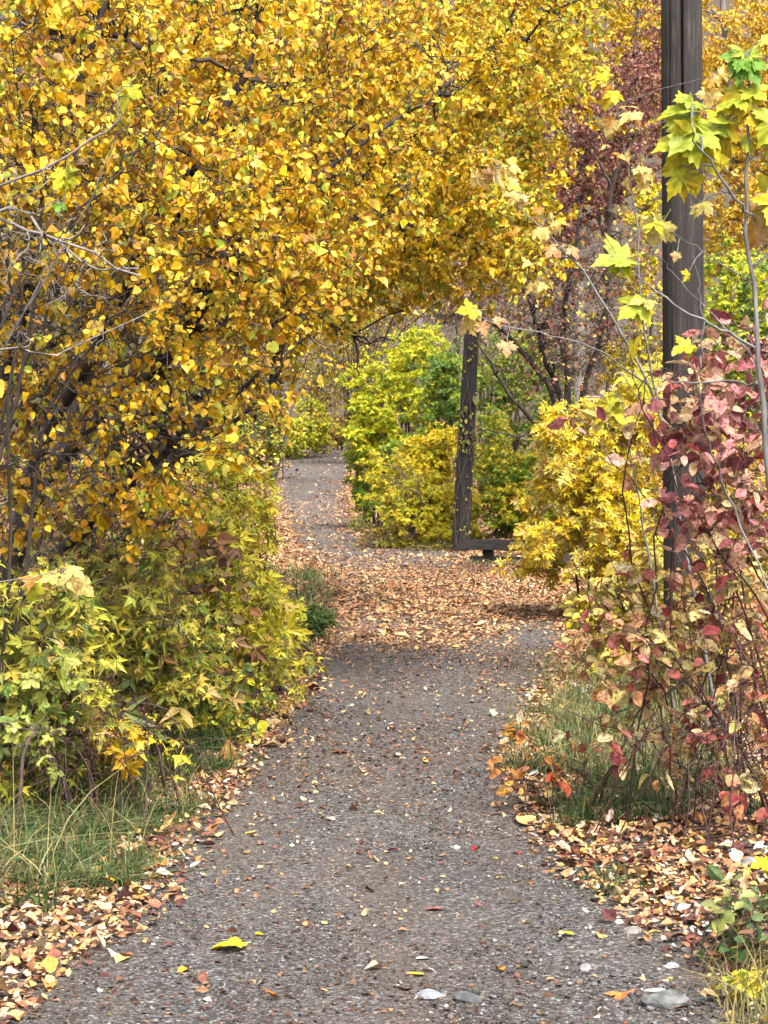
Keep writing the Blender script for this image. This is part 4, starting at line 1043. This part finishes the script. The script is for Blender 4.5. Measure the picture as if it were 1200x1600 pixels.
# ------------------------------------------------------------------ maple saplings, leaf by leaf
def sapling(label, base, stems, leaves, clusters, pal, d, seed, tm=TM, stemmat='stem_grey', col2=None, cat='sapling', name='maple_sapling'):
    rg = np.random.default_rng(seed)
    root = empty(name, (base[0], base[1], float(H(*base)))); tag(root, label, cat)
    ln = [px_line(p, a, b, rg, n=20, jit=.004) for p, a, b in stems]
    tubes('stems', [(l[0], l[1], 8) for l in ln], M[stemmat], root)
    pos, tip, nr, sz, ci, tw = [], [], [], [], [], []
    for lf in leaves:
        x0, y0, x1, y1, c = lf[:5]; dd = lf[5] if len(lf) > 5 else d
        p = W(x0, y0, dd); q_ = W(x1, y1, dd)
        v = q_ - p; L = np.linalg.norm(v)
        pos.append(p); dirv = v / L + np.array([0, rg.uniform(-.45, .25), 0]); tip.append(dirv)
        nr.append(np.array([rg.normal(0, .45), -.6, rg.uniform(.3, 1.3)])); sz.append(L * .88); ci.append(c)
    for (x, y, n, spx, L, c, dd) in clusters:
        c0 = W(x, y, dd)
        for k in range(n):
            v = rg.normal(size=3) * np.array([1, .8, .6]) + np.array([0, 0, -.5]); v /= np.linalg.norm(v)
            p = c0 + v * spx / F * dd * rg.uniform(.2, 1)
            pos.append(p); tip.append(v * .8 + np.array([0, 0, -.55])); nr.append(np.array([rg.normal(0, .35), -.6, rg.uniform(.3, 1)])); sz.append(L * rg.uniform(.7, 1.2)); ci.append(c if rg.uniform() < .7 else rg.choice([2, 3, 5, 6, 7]))
            tw.append((np.array([c0, (c0 + p) / 2 + rg.normal(size=3) * .004, p]), np.array([.0016, .0013, .0011])))
    pos, tip, nr, sz = map(np.array, (pos, tip, nr, sz))
    cc = lin([pal[int(i)] for i in ci]) * rg.uniform(.88, 1.1, (len(ci), 1))
    c2 = cc.copy()
    if col2 is not None: c2 = lin([col2]) * .5 + cc * .5
    # each leaf stalk reaches back to the nearest stem
    allp = np.vstack([l[0] for l in ln])
    for p in pos[:len(leaves)]:
        i = ((allp - p) ** 2).sum(1).argmin(); a0 = allp[i]
        tw.append((np.array([a0, (a0 + p) / 2 + np.array([0, 0, .01]), p]), np.array([.0022, .0016, .0012])))
    for (x, y, n, spx, L, c, dd) in clusters:
        p = W(x, y, dd); i = ((allp - p) ** 2).sum(1).argmin(); a0 = allp[i]
        tw.append((np.array([a0, (a0 + p) / 2 + np.array([0, 0, .015]), p]), np.array([.003, .0022, .0016])))
    leaf_mesh('leaves', tm, pos, tip, nr, sz, cc, M['leaf_maple'], root, curl=.35, col2=c2, rng=rg)
    tag(tubes('leaf_stalks', [(t[0], t[1], 4) for t in tw], M[stemmat], root), kind='stuff')
    return root


MP = [(132, 180, 66), (218, 218, 66), (244, 224, 58), (236, 196, 48), (206, 214, 84), (244, 214, 130), (222, 158, 70), (236, 184, 130)]
S1 = 6.6
sapling('tall maple sapling with huge lime and yellow leaves at the right edge', (B(1236, 1560, S1)[0], S1),
        [([(1240, 1560, S1), (1222, 1000, S1), (1202, 740, S1), (1186, 560, S1), (1172, 400, S1), (1166, 300, S1), (1168, 160, S1), (1166, 88, S1)], .0125, .003),
         ([(1180, 345, S1), (1150, 310, 6.55), (1115, 265, 6.5), (1085, 215, 6.45), (1080, 185, 6.45)], .005, .0018),
         ([(1187, 548, S1), (1130, 515, 6.6), (1060, 480, 6.6), (1000, 436, 6.6), (955, 402, 6.6)], .005, .0018),
         ([(1184, 448, S1), (1140, 420, 6.65), (1080, 382, 6.65), (1040, 352, 6.65)], .003, .001),
         ([(1190, 575, S1), (1120, 500, 6.7), (1060, 440, 6.7), (1032, 402, 6.7)], .003, .001),
         ([(1194, 605, S1), (1140, 596, 6.7), (1060, 598, 6.7), (1020, 592, 6.8)], .0045, .0015),
         ([(1180, 400, S1), (1210, 370, 6.6), (1250, 330, 6.6)], .004, .0015),
         ([(1095, 555, 6.7), (1090, 600, 6.7), (1110, 700, 6.8), (1150, 800, 6.9), (1215, 960, 6.8)], .0025, .004),
         ([(1083, 365, 6.7), (1081, 385, 6.7), (1088, 420, 6.7), (1095, 470, 6.7), (1096, 555, 6.7)], .001, .0025)],
        [(1166, 92, 1130, 112, 0), (1166, 90, 1118, 88, 0), (1168, 88, 1200, 118, 0), (1168, 90, 1192, 66, 4), (1166, 92, 1146, 138, 0), (1168, 94, 1184, 148, 0), (1164, 86, 1146, 60, 4),
         (1164, 135, 1124, 178, 1), (1164, 138, 1150, 196, 3), (1170, 136, 1196, 172, 1), (1160, 150, 1108, 176, 1), (1166, 160, 1160, 208, 2),
         (1088, 170, 1022, 172, 1), (1086, 176, 1030, 202, 1), (1082, 160, 1052, 150, 4), (1080, 168, 1076, 142, 4), (1086, 165, 1106, 158, 4), (1090, 184, 1060, 222, 1),
         (1098, 196, 1030, 250, 4), (1092, 205, 1012, 240, 1), (1096, 205, 1040, 268, 2), (1104, 215, 1062, 262, 3), (1110, 215, 1096, 252, 6), (1072, 262, 1036, 306, 2), (1070, 270, 1058, 312, 3), (1080, 272, 1092, 312, 2),
         (1118, 212, 1090, 232, 4), (1130, 190, 1104, 226, 4), (1134, 200, 1126, 250, 3), (1140, 212, 1150, 250, 3), (1120, 236, 1140, 268, 2), (1112, 240, 1118, 285, 2), (1142, 190, 1100, 200, 1),
         (1182, 176, 1200, 226, 3), (1178, 190, 1166, 178, 3), (1200, 180, 1212, 240, 2), (1164, 222, 1186, 244, 4), (1170, 216, 1160, 240, 1),
         (984, 402, 918, 420, 4), (984, 404, 944, 428, 1), (960, 404, 990, 420, 1), (1006, 470, 955, 506, 1), (1004, 476, 996, 512, 2), (1018, 468, 975, 474, 5), (1080, 538, 1046, 556, 2), (1080, 540, 1074, 562, 4),
         (1036, 346, 1010, 390, 5), (1036, 350, 1040, 382, 5), (1028, 344, 1000, 362, 2), (1084, 322, 1092, 344, 5), (1096, 316, 1116, 338, 5), (1076, 425, 1066, 445, 2), (1058, 395, 1052, 412, 7), (1210, 330, 1190, 345, 2), (1190, 60, 1215, 70, 4)],
        [(1240, 300, 9, 40, .13, 2, 6.6), (1246, 180, 8, 40, .13, 1, 6.6)], MP, S1, 201, col2=(150, 190, 70))

sapling('short maple seedling with one lime leaf low at the right edge', (B(1230, 1420, 7.6)[0], 7.7),
        [([(1232, 1420, 7.7), (1222, 1380, 7.6), (1198, 1348, 7.5)], .004, .002)], [(1200, 1345, 1170, 1362, 2, 7.5), (1204, 1345, 1196, 1372, 1, 7.5), (1204, 1342, 1230, 1360, 1, 7.5), (1196, 1160, 1190, 1180, 0, 7.5)][:3], [], MP, 7.5, 202)

sapling('thin maple sapling with peach and yellow leaves in front of the bare tree', (B(1130, 1180, 10.8)[0], 10.8),
        [([(1130, 1200, 10.8), (1080, 900, 10.8), (1030, 650, 10.8), (965, 510, 10.8), (895, 405, 10.8), (810, 325, 10.8), (775, 280, 10.8)], .01, .0025),
         ([(1030, 650, 10.8), (1005, 500, 10.7), (995, 350, 10.7), (975, 230, 10.7), (958, 150, 10.7)], .006, .002),
         ([(1010, 600, 10.8), (930, 545, 10.6), (850, 522, 10.5), (780, 508, 10.5), (735, 488, 10.5)], .005, .0018),
         ([(895, 405, 10.8), (860, 395, 10.8), (830, 380, 10.8)], .003, .001)],
        [(745, 485, 705, 490, 2, 10.5), (740, 480, 725, 500, 5, 10.5), (742, 484, 752, 505, 5, 10.5), (738, 500, 712, 524, 5, 10.5), (752, 505, 760, 528, 7, 10.5), (770, 500, 790, 492, 7, 10.5), (776, 498, 784, 515, 7, 10.5), (792, 535, 790, 565, 7, 10.4), (738, 498, 736, 525, 5, 10.5), (985, 560, 1010, 520, 2, 10.5)],
        [(775, 262, 10, 36, .075, 5, 10.8), (812, 300, 6, 30, .06, 5, 10.8), (850, 345, 8, 36, .065, 5, 10.8), (885, 385, 8, 32, .065, 7, 10.8), (850, 425, 7, 34, .065, 5, 10.8), (955, 125, 9, 32, .085, 2, 10.7), (970, 175, 9, 32, .085, 5, 10.7), (985, 262, 8, 28, .07, 5, 10.7), (1025, 345, 5, 22, .07, 5, 10.7), (1110, 120, 8, 26, .1, 5, 10.4), (1100, 175, 8, 26, .1, 6, 10.4)],
        MP, 10.8, 203)

sapling('small maple sapling with lemon leaves above the butter yellow shrub', (B(1060, 1150, 11.2)[0], 11.4),
        [([(1060, 1150, 11.4), (1010, 850, 11.4), (985, 700, 11.3), (965, 600, 11.3)], .007, .002)],
        [(990, 592, 955, 588, 2), (1000, 590, 1020, 635, 2), (995, 590, 1030, 605, 4), (965, 620, 915, 640, 4), (960, 622, 925, 665, 2), (970, 625, 978, 650, 4)], [(950, 640, 5, 20, .13, 2, 11.3)], MP, 11.3, 204, col2=(200, 200, 90))

sapling('lime sprig of a young maple caught in the upper birch twigs', (B(-200, 1240, 8.4)[0], 8.4),
        [([(-200, 1240, 8.4), (-120, 800, 8.3), (20, 520, 8.2), (150, 300, 8.1), (205, 130, 8.0)], .005, .0014), ([(20, 520, 8.2), (80, 400, 8.2), (103, 290, 8.2)], .003, .001), ([(-190, 1200, 8.4), (-80, 950, 8.4), (60, 900, 8.5), (110, 895, 8.5)], .004, .0015)],
        [(204, 132, 184, 180, 1, 8.0), (204, 130, 214, 118, 4, 8.0), (102, 272, 82, 300, 1, 8.2), (100, 270, 74, 278, 1, 8.2), (104, 270, 96, 305, 1, 8.2), (95, 316, 88, 340, 0, 8.2), (108, 272, 125, 262, 4, 8.2)], [(100, 890, 6, 34, .09, 5, 8.5), (60, 900, 5, 24, .08, 1, 8.6)], MP, 8.2, 205)


# ------------------------------------------------------------------ woods on the slope behind
KINDS = [('ochre yellow', [((206, 170, 74), 3), ((186, 146, 70), 2), ((160, 140, 80), 2)], 2600), ('grey brown leafless', None, 0), ('rusty brown', BROWN + ORNG[:1], 2200), ('dull olive', OLIVE, 2400)]


def kids(o): return [c for c in bpy.data.objects if c.parent == o]


def copy_plant(src, x, y, rot, sc):
    r_ = src.copy(); COL.objects.link(r_)
    r_.location = (x, y, float(H(x, y)) - .1); r_.rotation_euler = (0, 0, rot); r_.scale = (sc, sc, sc)
    for c in kids(src):
        k = c.copy(); COL.objects.link(k); k.parent = r_
    return r_


spots = []
rg = np.random.default_rng(77)
for row, yy_ in enumerate((124, 134, 146, 160, 178, 200)):
    for k in range(12):
        spots.append((yy_, -.2 + .4 * (k + .5 * (row % 2)) / 11.0 + rg.normal(0, .012)))
protos = []
for ki, (nm, pal_, nl) in enumerate(KINDS):
    yy_ = spots[ki * 9][0]; x0 = spots[ki * 9][1] * yy_
    z0 = float(H(x0, yy_))
    pyc = 690 - (z0 + 2.6 - CAMZ) / yy_ * F; pxc = 600 + x0 / yy_ * F
    bl = [(pxc, pyc, yy_, 2.8 / yy_ * F, 2.6 / yy_ * F, 2.8)]
    kw = dict(nstems=10, stem_r=.09, n2=140, n3=600, rtwig=.014, cscale=2.0, stemmat=('bark_grey' if ki == 1 else 'bark_brown'), parts=('stems', 'twigs', 'foliage'), r2=.04)
    p_ = plant('hillside_bush', nm + ' bush on the slope behind the trees', 'bush', (x0, yy_), bl, 300 + ki, nleaf=nl, tm=(TQ if nl else None), size=.26, pal=pal_, mode='droop', leafmat='leaf_far',
               group='bushes scattered over the slope behind', **kw)
    protos.append((ki * 9, p_))
used = {i for i, _ in protos}
for i, (yy_, t) in enumerate(spots):
    if i in used: continue
    src = protos[int(rg.choice(4, p=[.22, .42, .2, .16]))][1]
    copy_plant(src, t * yy_, yy_ + rg.normal(0, 2), rg.uniform(0, 6.28), rg.uniform(.9, 1.45))

BGT = dict(cat='tree', mode='hang', leafmat='leaf_far', tm=TQ, parts=TP_, nstems=0, cscale=2.2, rtwig=.009, r2=.04)
plant('yellow_tree', 'tall straw yellow tree on the slope behind the birches', base=B(620, 690, 90), blobs=[(620, 330, 88, 130, 170, 4.5), (560, 130, 88, 150, 150, 4.5), (740, 200, 88, 120, 150, 4)], seed=310,
      roots=[([(650, 760, 90), (655, 560, 90), (655, 300, 90), (650, 60, 90), (640, -60, 90)], .28, .08), ([(655, 450, 90), (600, 300, 89), (560, 120, 89)], .14, .05), ([(655, 380, 90), (720, 240, 89), (760, 120, 89)], .14, .05)],
      n2=200, n3=900, nleaf=11000, size=.2, pal=[((216, 180, 80), 3), ((196, 160, 70), 2), ((176, 156, 84), 2), ((226, 200, 110), 1)], stemmat='bark_grey', **BGT)
plant('yellow_tree', 'broad amber tree on the slope behind the russet tree', base=B(900, 690, 75), blobs=[(880, 150, 74, 150, 190, 4), (980, 80, 74, 130, 150, 4), (800, 330, 74, 120, 100, 3.5)], seed=311,
      roots=[([(900, 760, 75), (905, 480, 75), (900, 240, 75), (920, 0, 75), (930, -100, 75)], .26, .06), ([(905, 400, 75), (960, 250, 75), (1010, 60, 75)], .12, .04)],
      n2=200, n3=900, nleaf=10000, size=.18, pal=ORNG + YOL, stemmat='bark_grey', **BGT)
plant('yellow_tree', 'dull gold tree behind the upper left birch branches', base=B(260, 700, 55), blobs=[(150, 150, 54, 250, 230, 4), (400, 150, 54, 180, 230, 3.5), (350, 400, 54, 130, 110, 3, 6000)], seed=312,
      roots=[([(260, 780, 55), (250, 500, 55), (240, 250, 55), (230, 0, 55), (220, -100, 55)], .22, .06), ([(250, 400, 55), (330, 260, 55), (420, 60, 55)], .12, .04), ([(250, 450, 55), (150, 300, 55), (80, 100, 55)], .12, .04)],
      n2=240, n3=1100, nleaf=14000, size=.15, pal=YOL + BROWN, stemmat='bark_grey', **BGT)
plant('bare_shrub', 'grey brown leafless thicket behind the muted green bush', base=B(760, 720, 60), blobs=[(740, 500, 58, 120, 110, 2.2), (860, 520, 57, 110, 120, 2), (640, 520, 60, 60, 70, 2)], seed=313, nstems=22, stem_r=.035, n2=240, n3=1500, nleaf=900, tm=TQ, size=.1,
      pal=BROWN, leafmat='leaf_far', cat='shrub', stemmat='bark_brown', rtwig=.006, cscale=1.2)
plant('bare_shrub', 'grey brush speckled with pale yellow leaves in the gap above the trail', base=B(560, 700, 84), blobs=[(550, 520, 83, 80, 90, 2.6), (600, 470, 83, 70, 80, 2.4), (500, 590, 84, 50, 70, 2.2), (560, 610, 84, 40, 60, 2)], seed=315, nstems=24, stem_r=.04, n2=260, n3=1900, nleaf=2600, tm=TQ, size=.14,
      pal=YOL + BROWN, leafmat='leaf_far', cat='shrub', stemmat='bark_brown', rtwig=.008, cscale=1.3)
plant('bare_shrub', 'ashy leafless thicket high on the slope left of the pale trunk', base=B(560, 690, 104), blobs=[(520, 420, 103, 110, 130, 3), (640, 430, 103, 90, 120, 3), (580, 560, 103, 90, 90, 3)], seed=316, nstems=26, stem_r=.06, n2=300, n3=2200, nleaf=1500, tm=TQ, size=.18,
      pal=BROWN + YOL[:1], leafmat='leaf_far', cat='shrub', stemmat='bark_grey', rtwig=.01, cscale=1.6)
plant('pale_trunk_tree', 'tree with a straight pale grey trunk seen through the gap above the lime bush', 'tree', B(655, 700, 64), [(640, 330, 64, 120, 100, 2.4)], 314,
      roots=[([(655, 780, 64), (655, 500, 64), (656, 300, 64), (652, 200, 64)], .15, .08)], nstems=0, n2=80, n3=260, nleaf=1200, tm=TQ, size=.13, pal=YOL, leafmat='leaf_far', stemmat='bark_grey', rtwig=.006, parts=TP_, r2=.03)


# ------------------------------------------------------------------ light, air, camera
SUN_EL, SUN_AZ = math.radians(57), math.radians(156)
w = bpy.data.worlds.new('World'); SC.world = w; w.use_nodes = True
nt = w.node_tree; bg = nt.nodes['Background']
sky = nt.nodes.new('ShaderNodeTexSky'); sky.sky_type = 'NISHITA'; sky.sun_disc = False
sky.sun_elevation = SUN_EL; sky.sun_rotation = SUN_AZ
sky.air_density = 1.0; sky.dust_density = 6.0; sky.ozone_density = .5
hs = nt.nodes.new('ShaderNodeHueSaturation'); hs.inputs['Saturation'].default_value = .35
nt.links.new(sky.outputs[0], hs.inputs['Color']); nt.links.new(hs.outputs[0], bg.inputs['Color'])
bg.inputs['Strength'].default_value = .135
sl = bpy.data.lights.new('sun', 'SUN'); sl.energy = 1.7; sl.angle = math.radians(16); sl.color = (1, .96, .9)
so = bpy.data.objects.new('sun', sl); COL.objects.link(so)
# direction towards the sun: azimuth measured like the sky's sun_rotation
dv = Vector((math.sin(SUN_AZ) * math.cos(SUN_EL), math.cos(SUN_AZ) * math.cos(SUN_EL), math.sin(SUN_EL)))
so.rotation_euler = dv.to_track_quat('Z', 'Y').to_euler(); so.location = (0, 0, 30)

cam = bpy.data.cameras.new('camera'); co = bpy.data.objects.new('camera', cam); COL.objects.link(co)
cam.sensor_fit = 'VERTICAL'; cam.sensor_height = 36; cam.lens = F / 1600 * 36
cam.clip_start = .1; cam.clip_end = 1500
co.location = (0, 0, CAMZ); co.rotation_euler = (math.pi / 2 - PITCH, 0, 0)
cam.dof.use_dof = True; cam.dof.focus_distance = 12.5; cam.dof.aperture_fstop = 26
SC.camera = co
vs = SC.view_settings; vs.view_transform = 'Standard'; vs.look = 'None'; vs.gamma = 1; vs.exposure = 2.1
cy = SC.cycles if hasattr(SC, 'cycles') else None
SC.render.engine = 'CYCLES'
SC.cycles.max_bounces = 6; SC.cycles.diffuse_bounces = 2; SC.cycles.transmission_bounces = 3; SC.cycles.glossy_bounces = 2
SC.cycles.use_adaptive_sampling = True; SC.cycles.adaptive_threshold = .02
SC.cycles.use_denoising = True
